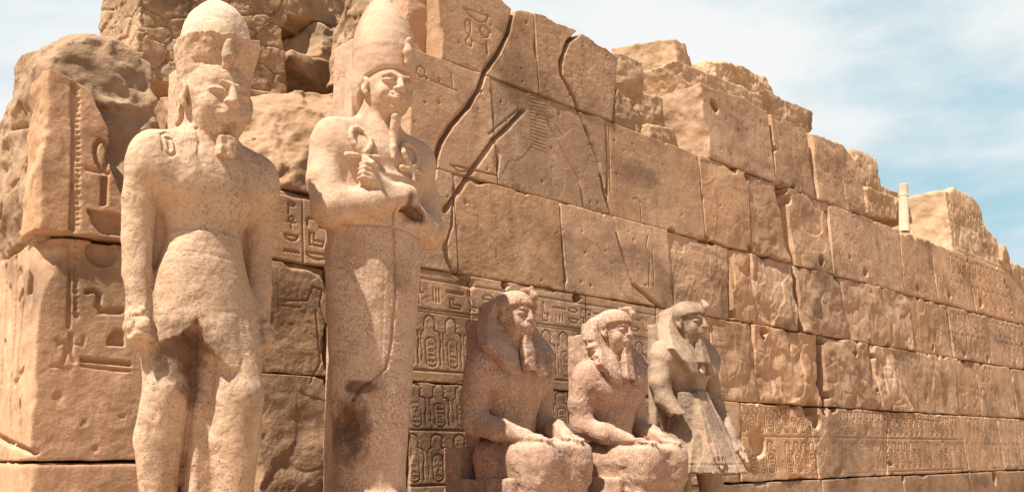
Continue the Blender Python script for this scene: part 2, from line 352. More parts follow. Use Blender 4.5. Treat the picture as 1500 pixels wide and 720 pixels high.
GLY = {
 'ankh': [arc(.5, .78, .16, .22), [(.2, .52), (.8, .52)], [(.5, .52), (.5, .02)]],
 'reed': [[(.5, 0), (.5, .5), (.35, .6), (.4, .9), (.5, 1), (.62, .8), (.55, .5)]],
 'water': [[(0, .4), (.12, .55), (.25, .4), (.37, .55), (.5, .4), (.62, .55), (.75, .4), (.87, .55), (1, .4)]],
 'bird': [[(.15, .8), (.3, .95), (.42, .85), (.42, .7), (.75, .35), (1, .1), (.7, .2), (.45, .2), (.25, .4), (.28, .7), (.15, .8)], [(.45, .2), (.45, 0), (.3, 0)], [(.58, .2), (.58, 0), (.75, 0)]],
 'disc': [arc(.5, .5, .3, .3), arc(.5, .5, .06, .06)],
 'bowl': [[(.05, .6)]+arc(.5, .6, .45, .42, 180, 360)+[(.05, .6)]],
 'mouth': [arc(.5, .2, .5, .5, 30, 150), arc(.5, .7, .5, .5, 210, 330)],
 'seat': [[(.2, 0), (.8, 0), (.8, .35), (.4, .35), (.4, .9), (.2, .9), (.2, 0)]],
 'snake': [[(0, .85), (.15, .95), (.25, .8), (.2, .35), (.35, .2), (1, .2)]],
 'strokes': [[(.25, .2), (.25, .8)], [(.5, .2), (.5, .8)], [(.75, .2), (.75, .8)]],
 'loaf': [arc(.5, .2, .35, .5, 0, 180)+[(.85, .2)]],
 'house': [[(.1, .2), (.1, .75), (.9, .75), (.9, .2), (.65, .2)]],
 'feather': [[(.4, 0), (.4, .8), (.55, 1), (.7, .8), (.6, .6), (.45, .55)]],
 'owl': [[(.25, .95), (.6, .95), (.62, .75), (.8, .3), (.95, .05), (.6, .15), (.45, 0), (.3, 0), (.4, .2), (.25, .5), (.25, .95)]],
 'flag': [[(.3, 0), (.3, 1), (.7, .9), (.7, .7), (.3, .65)]],
 'bar': [[(0, .5), (1, .5), (1, .35), (0, .35), (0, .5)]],
 'leg': [[(.5, .95), (.5, .2), (.5, .05), (.85, .05)], [(.35, .95), (.35, .1)]],
}
GK = list(GLY)
rg = random.Random(11)
def glyph(m, k, x, z, w, h, sw=.012, dp=.018):
    for l in GLY[k]: m.line([(x+a*w, z+b*h) for a, b in l], sw, dp)
def captive(m, x, z, w, h, dp=.016, sw=.012):
    q = lambda l: [(x+a*w, z+b*h) for a, b in l]; j = rg.uniform(-.03, .03)
    m.line(q(arc(.5, .10, .27, .10, 180, 360, 8)), sw, dp); m.line(q([(.23, .10), (.22, .50)]), sw, dp); m.line(q([(.77, .10), (.78, .50)]), sw, dp)
    m.line(q([(.16, .78), (.2, .93), (.45, 1.01), (.68, .97), (.80, .89+j), (.75, .85), (.81, .80), (.72, .76), (.74, .71), (1.0, .67), (1.06, .5), (.97, .3), (1.0, .05)]), sw*1.2, dp*1.5)
    m.line(q([(.16, .78), (.2, .72), (.02, .67), (-.05, .48), (.03, .3), (-.02, .12)]), sw*.8, dp); m.line(q([(.22, .50), (.35, .56), (.6, .57), (.78, .50)]), sw*.8, dp*.7)
    for i in range(4):
        k = rg.choice(['water', 'mouth', 'strokes', 'loaf', 'bowl', 'bar', 'disc', 'reed', 'house'])
        glyph(m, k, x+w*.33, z+h*(.07+.105*i), w*.34, h*.09, sw*.6, dp*.8)
def wp(*pts): return [tuple(P(x, y)[[0, 2]]) for x, y in pts]
# giant striding figures: sunk outlines with a soft inner slope
CH.line(wp((756, 4), (745, 49), (730, 79), (712, 104), (702, 131), (687, 156), (663, 183), (647, 208), (640, 232), (636, 260)), .023, .10, soft=.06, side=-1)
CH.line(wp((767, 160), (745, 183), (721, 205), (693, 244), (675, 272), (651, 306)), .021, .07, soft=.06, side=1)
CH.line(wp((760, 160), (738, 178), (716, 196)), .016, .02)
CH.line(wp((849, 46), (831, 61), (820, 92), (822, 110), (840, 144), (858, 189), (877, 238), (884, 275), (889, 293), (898, 318), (907, 355), (926, 416), (953, 439), (968, 450)), .030, .14, soft=.05, side=1)
CH.line(wp((802, 177), (819, 208), (834, 238), (849, 263), (855, 300), (864, 324), (877, 361), (907, 422), (925, 445)), .018, .022, soft=.10, side=1)
CH.line(wp((651, 361), (655, 380), (664, 398), (690, 416), (676, 412)), .026, .06, soft=.07, side=1)
CH.line(wp((665, 272), (662, 330), (652, 362)), .02, .03)
CH.line(wp((888, 180), (890, 300), (898, 318)), .016, .022); CH.line(wp((893, 182), (895, 280)), .01, .014)
CH.line(wp((660, 241), (690, 248), (727, 257)), .012, .05); CH.line(wp((663, 243), (672, 252), (690, 250)), .012, .02)
CH.line(wp((928, 291), (934, 289), (939, 296), (941, 330)), .012, .014)
CH.line(wp((949, 345), (946, 362), (952, 380), (950, 420)), .014, .018); CH.line(wp((956, 362), (958, 420)), .01, .014)
CH.line(wp((800, 150), (812, 180), (826, 200)), .01, .008)
for i in range(16):                               # combed hatching
    CH.line(wp((778, 140+i*5), (800, 144+i*5.3)), .008, .006)
# signs high on the top course
q = lambda pts: wp(*[(600+x/4.5, y/4.5) for x, y in pts])
CH.line(q([(355, 55), (520, 108)]), .016, .022); CH.line(q([(360, 60), (395, 105), (460, 150), (505, 145), (520, 108)]), .014, .016)
CH.line(q([(375, 130), (362, 160), (375, 215), (400, 250), (415, 275), (405, 308), (375, 295), (368, 265), (392, 240), (404, 190), (398, 140), (375, 130)]), .014, .018)
CH.line(q([(470, 175), (465, 205), (490, 245), (515, 245), (528, 215), (505, 180), (480, 168), (470, 175)]), .018, .022)
CH.line(q([(505, 275), (515, 350)]), .018, .022)
CH.line(q([(55, 440), (45, 480), (70, 510), (105, 500), (100, 465), (70, 435), (55, 440)]), .012, .012); CH.line(q([(275, 480), (285, 590)]), .012, .012); CH.line(q([(140, 530), (315, 600)]), .012, .012)
# hieroglyph courses behind the seated kings
zA = P(630, 458)[2]
def band(s0, s1, z, h, gw, sw=.010, dp=.012):
    s = s0
    while s < s1:
        w = gw*rg.uniform(.8, 1.2)
        if rg.random() < .45:
            glyph(CH, rg.choice(['mouth', 'water', 'bar', 'loaf', 'house', 'bowl']), s, z+h*.52, w, h*.42, sw, dp); glyph(CH, rg.choice(['mouth', 'seat', 'loaf', 'bowl', 'disc', 'strokes', 'snake']), s, z, w, h*.45, sw, dp)
        else: glyph(CH, rg.choice(['bird', 'reed', 'owl', 'ankh', 'feather', 'flag', 'snake', 'seat', 'leg', 'strokes']), s, z, w*.85, h*.95, sw, dp)
        s += w+.035
CH.line([(4.9, 3.30), (10.6, 3.30)], .012, .014)
band(4.95, 10.4, 3.03, .24, .2)
CH.line([(4.9, 2.985), (10.6, 2.985)], .012, .016); CH.line([(4.9, 2.955), (10.6, 2.955)], .008, .01)
s = 5.0
while s < 10.3: captive(CH, s, 2.40, .23, .52, .008, .009); s += .275
CH.line([(4.9, 2.36), (10.6, 2.36)], .012, .014)
s = 5.05
while s < 10.3: captive(CH, s, 1.80, .23, .42, .006, .008); s += .29
CH.line([(4.9, 1.77), (10.6, 1.77)], .012, .014)
s = 5.0
while s < 10.3: captive(CH, s, 1.27, .23, .46, .006, .008); s += .29
CH.line([(4.9, 1.24), (10.6, 1.24)], .012, .014)
# rows of bound captives on the far courses
for z0, h, sA, sB, sp in ((1.82, .38, 10.75, 33.5, .225), (1.24, .46, 10.9, 33.5, .235), (4.72, .40, 18.2, 33.5, .30), (5.28, .40, 19.0, 33.5, .30), (3.55, .42, 17.8, 33.5, .29), (4.05, .36, 18.6, 33.5, .29), (2.42, .44, 18.8, 33.5, .28), (2.98, .34, 20., 33.5, .28)):
    s = sA
    while s < sB:
        if not (10.9 < s < 12.2 and z0 < 1.5 and rg.random() < .45) and rg.random() > .10: captive(CH, s, z0+rg.uniform(-.012, .012), sp*rg.uniform(.82, .95), h*rg.uniform(.93, 1.03), .016, .012)
        s += sp
CH.line([(10.9, 1.76), (33.5, 1.76)], .012, .015); CH.line([(12., 1.19), (33.5, 1.19)], .012, .015)
CH.line(wp((1308, 611), (1380, 616)), .01, .02)
# narrow hieroglyph columns on the courses left of the crossed-arm king
def gcol(px0, px1, y0, y1, n, keys=None):
    a0 = P(px0, y0); b0 = P(px1, y1); z = a0[2]; hh = (a0[2]-b0[2])/n
    for i in range(n):
        z -= hh; glyph(CH, (keys[i] if keys else rg.choice(GK)), Sx(px0, z), z+.1*hh, Sx(px1, z)-Sx(px0, z), hh*.82, .012, .014)
gcol(417, 438, 292, 380, 4, ['flag', 'ankh', 'bowl', 'water']); gcol(448, 480, 312, 388, 3, ['house', 'seat', 'bowl'])
CH.line(wp((409, 275), (500, 292)), .018, .02); CH.line(wp((409, 283), (500, 300)), .01, .014); CH.line(wp((443, 288), (445, 385)), .01, .012)
CH.line(wp((415, 440), (450, 440), (458, 420), (472, 425), (468, 445), (478, 480)), .012, .012); CH.line(wp((462, 455), (470, 530), (455, 560)), .012, .01); CH.line(wp((415, 447), (440, 450)), .01, .01)
CH.line(wp((445, 158), (470, 150)), .01, .01); gcol(470, 488, 155, 172, 1, ['ankh']); CH.line(wp((423, 180), (428, 268)), .012, .014)
# corner pier: dotted border, half disc, bowl, snake
def dots(px, y0, y1, n):
    for i in range(n):
        y = y0+(y1-y0)*i/(n-1); CH.blob(P(px, y, .05)[[0, 2]], .022, .014)
wq = lambda *pts: [tuple(P(x, y, .05)[[0, 2]]) for x, y in pts]
CH.line(wq((108, 125), (106, 335)), .02, .022, soft=.05, side=1); dots(114, 130, 330, 26); dots(114, 350, 460, 14)
CH.line(wq((107, 345), (104, 478)), .016, .016)
CH.fill(wq((128, 307), (178, 314), (178, 345), (150, 343), (137, 330)), .045)
CH.fill(wq((149, 259), (158, 258), (157, 300), (148, 301)), .04)
CH.line(wq((128, 247), (158, 254)), .016, .025); CH.line(wq((151, 250), (143, 238), (139, 224), (141, 212), (147, 205), (154, 208), (158, 220), (157, 236), (152, 250)), .016, .03)
c = P(149, 371)[[0, 2]]; CH.fill(arc(c[0], c[1], .115, .105, 0, 360, 28), .05)
CH.line(wp((127, 428), (138, 425), (146, 432), (144, 448), (150, 455), (178, 455)), .02, .03); CH.line(wp((146, 458), (176, 459)), .012, .014)
CH.fill(wp((157, 505), (160, 492), (170, 484), (182, 484), (182, 506)), .04)
CH.line(wp((122, 527), (190, 533)), .022, .03); CH.line(wp((120, 535), (190, 543)), .014, .016)
CH.line(wp((85, 505), (95, 500), (98, 520), (90, 535), (76, 536)), .014, .01); CH.line(wp((105, 490), (103, 515), (110, 530)), .016, .014); CH.line(wp((82, 498), (122, 506), (124, 492)), .01, .008)
for _ in range(4): CH.blob((rg.uniform(1.8, 2.5), rg.uniform(1.5, 2.1)), rg.uniform(.02, .06), .006)
# small sockets and broken spots on the joints
for x, y, r_, d_ in ((1115, 487, .10, .12), (1148, 275, .10, .14), (1100, 363, .07, .1), (1157, 507, .05, .06), (1250, 517, .06, .08), (1344, 420, .07, .12), (1391, 432, .07, .12), (1437, 443, .10, .14), (1481, 455, .05, .1), (1369, 508, .07, .1), (1412, 517, .07, .1), (1448, 525, .07, .1), (1206, 500, .07, .1), (1276, 500, .07, .1), (1037, 350, .07, .1), (1205, 380, .09, .12), (1268, 398, .08, .1), (1047, 156, .10, .1), (1188, 600, .18, .12), (1196, 615, .14, .07), (1110, 645, .2, .05), (1210, 602, .09, .1), (1457, 700, .12, .2), (740, 417, .05, .08), (845, 435, .06, .08), (1305, 317, .1, .15), (1245, 375, .06, .08), (1305, 600, .06, .08)):
    CH.blob(P(x, y)[[0, 2]], r_*1.1, d_*1.8)
for _ in range(260): CH.blob((rg.uniform(5, 22), rg.uniform(3.4, 6.9)), rg.uniform(.012, .03), rg.uniform(.01, .03))
# end face of the corner (sunlit strip at the picture's left edge)
def PE(x, y, xx=1.78): d = ray(x, y); p = CAM+(xx-CAM[0])/d[0]*d; return (p[1], p[2])
pe = lambda *pts: [PE(*q_) for q_ in pts]
for l in ([(0, 372), (20, 360), (42, 342)], [(0, 380), (42, 350)], [(10, 280), (12, 190), (27, 180), (24, 262), (10, 280)], [(28, 150), (27, 350)], [(33, 185), (38, 180), (37, 230), (31, 240)], [(33, 250), (37, 245), (36, 300)], [(5, 390), (3, 560)], [(20, 375), (17, 640)], [(22, 400), (26, 395), (30, 420), (24, 440)], [(30, 430), (26, 560)], [(10, 420), (14, 480)], [(8, 500), (14, 560)], [(40, 400), (36, 430)], [(24, 560), (36, 540)], [(0, 640), (20, 650), (48, 662)], [(0, 250), (8, 170)], [(5, 300), (0, 320)], [(32, 590), (30, 640)]):
    EH.line(pe(*l), .030, .05)
EH.fill(pe((37, 430), (38, 412), (43, 398), (46, 410), (46, 430)), .03)

# ------------------------------------------------------------------ the great wall of ashlar
wall = empty('temple_wall', (8, 0, 0), 'long leaning sandstone wall of huge ashlar blocks with carved giant figures, behind all five statues', 'wall')
WB = np.array([8., 0, 0])
nblk = [0]
def block(z0, z1, slb, slt, srb, srt, o=0., rough=0., chip=1., mat=None, top=None, ded=.7, label=None, gap=.0048):
    """one ashlar block: weathered and carved front sheet with sides running back into the wall"""
    nblk[0] += 1; sd_ = nblk[0]*31
    sm = (slb+srb)/2; g = .008 if sm < 10.4 else (.012 if sm < 14 else (.016 if sm < 18 else .026))
    nz_ = max(int((z1-z0)/g), 8); ns = max(int((max(srb, srt)-min(slb, slt))/g), 8)
    uu, vv = np.meshgrid(np.linspace(0, 1, ns+1), np.linspace(0, 1, nz_+1))
    Zt = z1 if top is None else np.interp(slt+(srt-slt)*uu, *top)
    gap = gap if sm < 10 else .007
    z = z0+gap+(Zt-z0-2*gap)*vv
    s = (slb+(slt-slb)*vv+gap)+((srb-slb)+(srt-slt-srb+slb)*vv-2*gap)*uu
    zero = 0*s
    # ragged edges
    wob = .009*chip*fbm(s*5, z*5, zero+sd_, 3, 5)
    ds = np.minimum(uu, 1-uu)*((srb+srt)/2-(slb+slt)/2); dz = np.minimum(vv, 1-vv)*(Zt-z0)
    s = s+np.where(uu < .5, 1, -1)*np.maximum(wob, 0)*(1-ss(0, .15, ds)); 
    z = z+np.where(vv < .5, 1, -1)*np.maximum(.010*chip*fbm(s*4+9, z*4, zero+sd_, 3, 6), 0)*(1-ss(0, .12, dz))
    if top is not None: z = z-np.abs(.05*fbm(s*2.5, zero+3, zero+sd_, 4, 8))*vv**2
    de = np.minimum(ds, dz)
    n1 = fbm(s*1.1, z*1.1, zero+sd_, 4, 1); n2 = fbm(s*6, z*6, zero+.5, 4, 2)
    pm = ss(.0, .5, fbm(s*.8, z*.8, zero+sd_, 3, 14))*(.45+.55*min(rough*3, 1))
    h = .007*n1+(.0005+.0028*pm)*n2+(.0006+.0022*pm)*fbm(s*24, z*24, zero, 2, 4)
    fl = fbm(s*1.1+3, z*1.1, zero+sd_*2, 3, 15); h = h-(.002+.012*min(rough*2, 1))*ss(.42, .47, fl)
    wch = .005+.10*np.clip(fbm(s*3.1, z*3.1, zero+sd_, 4, 7)-.22, 0, 1)*chip
    h = h-(.004+.075*chip*np.clip(n1+.1, 0, 1))*(1-ss(0, 1, de/wch))**1.3
    nr = random.Random(sd_)
    if sm > 8.5 and rough < 9:                     # bites broken out of the joints
        for _ in range(nr.randint(1, 4) if sm > 10.5 else nr.randint(0, 2)):
            e_ = nr.choice('ttbblr'); a_ = nr.uniform(.05, .95); w0 = slb+(srb-slb)*a_; rr_ = nr.uniform(.03, .085)
            cx_, cz_ = {'t': (slt+(srt-slt)*a_, z1), 'b': (w0, z0), 'l': ((slb+slt)/2, z0+(z1-z0)*a_), 'r': ((srb+srt)/2, z0+(z1-z0)*a_)}[e_]
            if top is not None and e_ == 't': continue
            dd = np.hypot((s-cx_)/nr.uniform(.8, 1.5), (z-cz_)/nr.uniform(.7, 1.3))+.03*fbm(s*9, z*9, zero+sd_, 3, 66)
            h = h-nr.uniform(.08, .22)*(1-ss(rr_*.55, rr_*1.05, dd))
    if rough > 0:
        f1, f2, idv = worley(s*2.4+.5*fbm(s*2, z*2, zero, 2, 3), z*2.0+.5*fbm(s*2+7, z*2, zero, 2, 3), sd_ % 50)
        rr = fbm(s*1.6, z*1.6, zero+sd_, 4, 21)
        h = h+rough*(.055*rr+.03*(idv-.5)*ss(.0, .12, f2-f1)-.05*np.clip(ridge(s*1.3, z*1.3, zero+sd_, 3, 9)-1.0, 0, 1)-.045*(1-ss(0, .35, de))*np.clip(vn(s*2.7, z*2.7, zero+sd_, 4)+.3, 0, 1))
    c = CH.at(s, z); wear = np.clip(.75+.8*fbm(s*.9, z*1.3, zero, 3, 55), .1, 1.15) if sm > 10.3 else np.clip(1.0+.5*fbm(s*1.2, z*1.2, zero, 3, 56), .5, 1.2)
    h = h-c*np.where(c < .035, wear*(1-.6*np.clip(rough, 0, 1)), 1.)
    yb = BAT*(z-1.6)-(o+h)
    v = np.stack([s.ravel(), yb.ravel(), z.ravel()], 1)
    idg = np.arange(v.shape[0]).reshape(s.shape)
    f = np.stack([idg[:-1, :-1], idg[:-1, 1:], idg[1:, 1:], idg[1:, :-1]], -1).reshape(-1, 4)
    ring = np.concatenate([idg[0, :-1], idg[:-1, -1], idg[-1, ::-1][:-1], idg[::-1, 0][:-1]])
    R_ = v[ring]; n0 = len(v); vs = [v]; prev = ring; fs = [f]
    cen = R_.mean(0); steps = 8 if ded > .75 else 4
    for k in range(1, steps+1):
        q_ = R_.copy(); q_[:, 1] = R_[:, 1]*(1-k/steps)+(k/steps)*(ded+BAT*(R_[:, 2]-1.6))
        if ded > .75: q_[:, 2] += .03*fbm(q_[:, 0]*3, q_[:, 1]*3, q_[:, 2]*0+sd_, 3)*(R_[:, 2] > cen[2])
        vs.append(q_); new = np.arange(len(ring))+n0; n0 += len(ring)
        fs.append(np.stack([np.roll(prev, -1), prev, new, np.roll(new, -1)], 1)); prev = new
    ob = mesh('stone_block', np.concatenate(vs), np.concatenate(fs), mat or M_wall, wall, True, WB)
    ob.location = (0, 0, 0)
    if label: ob['label'] = label
    return ob
ZL = [0., 1.12, 2.24, 3.41, 4.52, 5.82, 7.0]
def course(k, joints, rough=None, z0=None, z1=None, mats=None, **kw):
    """joints: (column at the foot, column at the head) in the picture, or a plain wall coordinate when negative"""
    za = ZL[k] if z0 is None else z0; zb = ZL[k+1] if z1 is None else z1
    for i in range(len(joints)-1):
        (b0, t0), (b1, t1) = joints[i][-2:] if len(joints[i]) > 2 else joints[i], joints[i+1][:2]
        cv = lambda p, z: -p if p < 0 else Sx(p, z)
        block(za, zb, cv(b0, za), cv(t0, zb), cv(b1, za), cv(t1, zb), o=rg.uniform(-.005, .006), rough=(rough[i] if rough and i < len(rough) else 0.), chip=(1.6 if rough and i < len(rough) and rough[i] else 1.), mat=mats[i] if mats and i < len(mats) else None, **kw)
far = lambda *ss_: [(-x, -x) for x in ss_]
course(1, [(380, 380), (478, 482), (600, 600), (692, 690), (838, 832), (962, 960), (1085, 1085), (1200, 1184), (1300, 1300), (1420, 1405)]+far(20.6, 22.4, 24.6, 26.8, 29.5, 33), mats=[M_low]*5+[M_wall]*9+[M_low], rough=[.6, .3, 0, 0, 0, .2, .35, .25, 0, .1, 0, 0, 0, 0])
course(2, [(480, 480), (600, 600), (690, 690), (860, 858), (968, 960), (1042, 1040), (1113, 1101), (1205, 1196, 1216, 1203), (1290, 1274), (1340, 1307), (1405, 1397)]+far(19.8, 21.9, 24.4, 27, 30, 33), rough=[0, 0, 0, 0, .15, .6, .9, 1, .9, .5, .35, .2, .1, 0, 0, 0])
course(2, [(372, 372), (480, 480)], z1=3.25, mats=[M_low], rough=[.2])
course(3, [(600, 600), (672, 663), (828, 819), (987, 978), (1072, 1065), (1111, 1099), (1170, 1160, 1178, 1166), (1250, 1231), (1340, 1330)]+far(18.8, 20.9, 23, 25.5, 28, 30.5, 33), rough=[0, 0, .1, .3, .7, .9, .8, .6, .4, .2, .1, 0, 0, 0, 0])
course(4, [(600, 600), (729, 718), (893, 886), (1034, 1023), (1102, 1097), (1160, 1134, 1170, 1150), (1222, 1212), (1325, 1317)]+far(18.4, 20.4, 22.6, 25, 27.5, 30, 33), rough=[0, .05, 0, .3, .5, .5, .2, .2, 0, 0, 0, 0, 0, 0], ded=1.2)
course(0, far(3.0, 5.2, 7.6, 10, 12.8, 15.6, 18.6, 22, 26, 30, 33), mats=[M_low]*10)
zt = lambda pts: (np.array([P(x, y)[0] for x, y in pts]), np.array([P(x, y)[2] for x, y in pts]))
ded_top = 1.3
block(5.82, 7, Sx(647, 5.82), Sx(638, 6.7), Sx(790, 5.82), Sx(782, 6.9), top=zt([(560, -50), (640, -30), (700, -18), (735, -4), (752, 8), (770, 10), (790, 19)]), ded=ded_top)
block(5.82, 7, Sx(790, 5.82), Sx(782, 6.9), Sx(897, 5.82), Sx(905, 6.8), o=.01, rough=.1, top=zt([(780, 14), (815, 31), (845, 44), (862, 52), (875, 64), (890, 72), (905, 84)]), ded=ded_top)
# row of big blocks on the middle of the wall; the first shows its sunlit end
xa, xb = Sx(1039, 5.82), Sx(1132, 6.3)-.012
def endblock(x, y, z):
    zt_ = np.interp(x, [xa, xa+.6, xa+1.2, xb], [7.0, 7.04, 7.08, 7.06])-.10*np.clip(y-.5, 0, 2)+.03*fbm(x*3, y*3, 0*x, 3, 31)
    yf = BAT*(z-1.6)-.012+.012*fbm(x*1.5, z*1.5, 0*x, 4, 30)+.003*fbm(x*9, z*9, 0*x, 3, 32)+CH.at(x, z)
    xf = xa-.05*(z-5.82)+.05*fbm(y*1.6, z*1.6, 0*y, 4, 33)+.012*fbm(y*7, z*7, 0*y, 4, 35)-.12*ss(.3, 1.6, y)
    d = np.maximum(np.maximum(yf-y, xf-x), ((yf-y)+(xf-x))*.7071+.01+.05*np.clip(fbm(z*4, 0*z, 0*z, 3, 36), 0, 1))
    return np.maximum(d, np.maximum(np.maximum(x-xb, y-1.95), np.maximum(5.828-z, z-zt_)))
ob = solid('stone_block', endblock, (xa-.35, .2, 5.75), (xb+.1, 2.05, 7.25), .016, M_wall, wall, WB, margin=.1); ob.location = (0, 0, 0); ob['label'] = 'big squared block with a bright sunlit end'
block(5.82, 7.1, Sx(1136, 5.82), Sx(1129, 7.1), Sx(1197, 5.82), Sx(1180, 7.1), rough=.3, top=zt([(1125, 160), (1150, 171), (1183, 188)]), ded=1.5)
block(5.82, 7.1, Sx(1200, 5.82), Sx(1186, 7.1), Sx(1270, 5.82), Sx(1258, 7.1), rough=.35, top=zt([(1180, 186), (1215, 203), (1232, 208), (1245, 222), (1262, 250)]), ded=1.5)
# corner of the wall: two tall carved courses with a lit end face
def corner(name, x0, x1, y1, z0, z1, o, mat, h=.0105, label=None, broken=None):
    def f(x, y, z):
        yf = BAT*(z-1.6)-o+CH.at(x, z)*1.15+.005*fbm(x*2, z*2, 0*x, 3, 40)+.0022*fbm(x*16, y*16, z*16, 3, 41)+.006*np.clip(fbm(x*6, z*6, 0*x+9, 4, 46)-.25, 0, 1)*(z < 2.2)
        xf = x0+.012*(z-1.6)+EH.at(y, z)+.012*fbm(y*3, z*3, 0*y+2, 4, 42)+.004*fbm(x*14, y*14, z*14, 2, 43)
        d = np.maximum(yf-y, xf-x)
        ch = .03*np.clip(fbm(z*4, z*0+1, z*0, 4, 44), 0, 1)+.006          # chipped arris
        d = np.maximum(d, ((yf-y)+(xf-x))*.7071+ch)
        d = np.maximum(d, np.maximum(x-x1, np.maximum(y-y1, np.maximum(z0-z+.006*fbm(x*5, y*5, z*0, 3), z-z1+.01*np.abs(fbm(x*4, y*4, z*0, 3, 9))))))
        if broken is not None: d = broken(x, y, z, d)
        return d
    ob = solid(name, f, (x0-.1, -.35, z0-.05), (x1+.05, y1+.05, z1+.05), h, mat, wall, WB, margin=.08)
    ob.location = (0, 0, 0)
    if label: ob['label'] = label
    return ob
zc1 = P(50, 340)[2]; zc0 = 1.5
def brk(x, y, z, d):   # flaked upper left arris of the tall block
    e = 3.19-z; w = np.interp(z, [2.55, 2.75, 3.0, 3.2], [0, .03, .10, .15])*(1+.3*fbm(x*6, y*6, z*6, 3, 4))
    return np.maximum(d, ((1.78-x)+(BAT*(z-1.6)-y))*.7071+w)
corner('corner_block', 1.775, 3.1, 1.5, zc0+.005, zc1, .0, M_wall, broken=brk, label='tall carved corner block with a sun disc and snake')
corner('corner_block', 1.775, 3.1, 1.5, .0, zc0-.008, .0, M_wall, h=.022, label='plain rough corner block lowest in the pile')
# dark core that closes the joints
def hull(x0, x1, y0, y1, z0, z1):
    v = [(x, y, z) for z in (z0, z1) for y in (y0, y1) for x in (x0, x1)]
    return np.array(v, float), [(0, 2, 3, 1), (4, 5, 7, 6), (0, 1, 5, 4), (2, 6, 7, 3), (0, 4, 6, 2), (1, 3, 7, 5)]
for x0, x1, y0, z1 in ((2.2, 6., .62, 3.9), (6.02, 32.9, .62, 5.5)):
    v, f = hull(x0, x1, y0, 6., .0, z1); ob = mesh('core_blocker', v, f, M_low, wall, False, WB); ob.location = (0, 0, 0)

# ------------------------------------------------------------------ loose and broken stones
def rock(name, c, r, seed, label, group=None, cat='stone', rot=0., tilt=0., cuts=8, amp=.05, fr=2.2, h=.018, mat=None, fac=.5, grain=1., carve=None, extra=None):
    rgn = np.random.default_rng(seed); c = np.asarray(c, float); r = np.asarray(r, float)
    pl = []
    for _ in range(cuts):
        n = rgn.normal(size=3); n /= np.linalg.norm(n); pl.append((n, (np.abs(n)*r).sum()*rgn.uniform(.64, .92)))
    def f(x, y, z):
        p = rotz((x-c[0], y-c[1], z-c[2]), (0, 0, 0), rot); p = roty(p, (0, 0, 0), tilt)
        d = box(p, (0, 0, 0), r, .02)
        for n, k in pl: d = sI(.012, d, p[0]*n[0]+p[1]*n[1]+p[2]*n[2]-k)
        wf = worley((x+.7*z)*3.1+seed, (y+.6*z)*3.1, seed % 40)
        d = d+amp*.6*(wf[2]-.5)*ss(0, .12, wf[1]-wf[0])+amp*.65*fbm(x*fr, y*fr, z*fr, 4, seed)-amp*fac*np.clip(ridge(x*fr*.8, y*fr*.8, z*fr*.8, 3, seed+3)-.9, 0, 1)+.009*grain*fbm(x*13, y*13, z*13, 4, seed+1)-.012*np.clip(ridge(x*5, y*5, z*5, 3, seed+8)-.9, 0, 1)
        if extra is not None: d = extra(x, y, z, d)
        return d
    R_ = np.linalg.norm(r[:2])+amp*1.5
    base = c-(0, 0, r[2])
    mn = np.array([c[0]-R_, c[1]-R_, c[2]-r[2]-amp*2-.3*abs(tilt)*r[0]]); mx_ = np.array([c[0]+R_, c[1]+R_, c[2]+r[2]+amp*2+.5*abs(tilt)*r[0]])
    ob = solid(name, f, mn, mx_, h, mat or M_rub, None, base, margin=.1)
    return tag(ob, label, cat, group)
def boxat(px0, py0, px1, py1, yy):            # centre and half sizes of a stone seen at depth yy
    cx, cy = (px0+px1)/2, (py0+py1)/2
    xs = sorted((V(px0, cy, yy)[0], V(px1, cy, yy)[0])); zs = sorted((V(cx, py0, yy)[2], V(cx, py1, yy)[2]))
    return np.array([(xs[0]+xs[1])/2, yy, (zs[0]+zs[1])/2]), np.array([(xs[1]-xs[0])/2, 0, (zs[1]-zs[0])/2])
def rk(name, q_, yy, dep, seed, label, group=None, **k):
    c, r = boxat(*q_, yy); r = r.copy(); r[1] = dep/2; c = c.copy(); c[1] = yy+dep/2; return rock(name, c, r, seed, label, group, **k)
GR = 'loose broken stones on top of the wall'
rk('stone_block', (903, 82, 942, 152), .75, .8, 5, 'dark narrow broken stone in the gap beside the tall right-hand end of the top course', GR, h=.018)
rk('stone_block', (900, 130, 930, 192), .42, .6, 6, 'crumbled brown stone stuck to the end of the top course', GR, h=.016, amp=.06)
rk('stone_block', (958, 74, 1040, 150), 1.35, 1.15, 7, 'big squared pale block, topmost of the loose blocks on the wall', GR, cuts=2, amp=.02, mat=M_pale, rot=.5, fac=1.2)
rk('stone_block', (985, 112, 1118, 158), .85, .9, 8, 'long flat slab lying under the topmost squared block', GR, cuts=3, amp=.025, mat=M_pale, tilt=.04)
rk('stone_block', (930, 138, 985, 180), 1.1, .7, 28, 'pale flat stone below the left foot of the topmost squared block', GR, cuts=3, amp=.03, mat=M_pale)
rk('boulder', (1050, 100, 1140, 160), 1.5, 1.3, 9, 'rounded weathered boulder right of the topmost squared block', GR, cuts=8, amp=.08, mat=M_pale)
rk('stone_block', (1122, 149, 1192, 190), 1.0, 1.1, 10, 'low flat stone at the right foot of the rounded boulder', GR, cuts=5, amp=.05)
rk('rubble_stone', (918, 164, 962, 200), .7, .5, 12, 'small jagged dark stone wedged behind the wall lip left of the bright block end', GR, cuts=6, amp=.05, h=.014)
rk('rubble_stone', (952, 188, 1000, 222), .55, .4, 13, 'small rounded stone lying against the bright block end', GR, cuts=7, amp=.03, h=.014)
rk('stone_block', (1256, 222, 1290, 284), .8, 1.1, 15, 'tall broken stone at the right end of the upper block row', GR, amp=.06)
rk('rubble_stone', (1268, 280, 1312, 318), .6, .7, 16, 'brown broken stone lying right of the upper block row', GR, cuts=6, amp=.05)
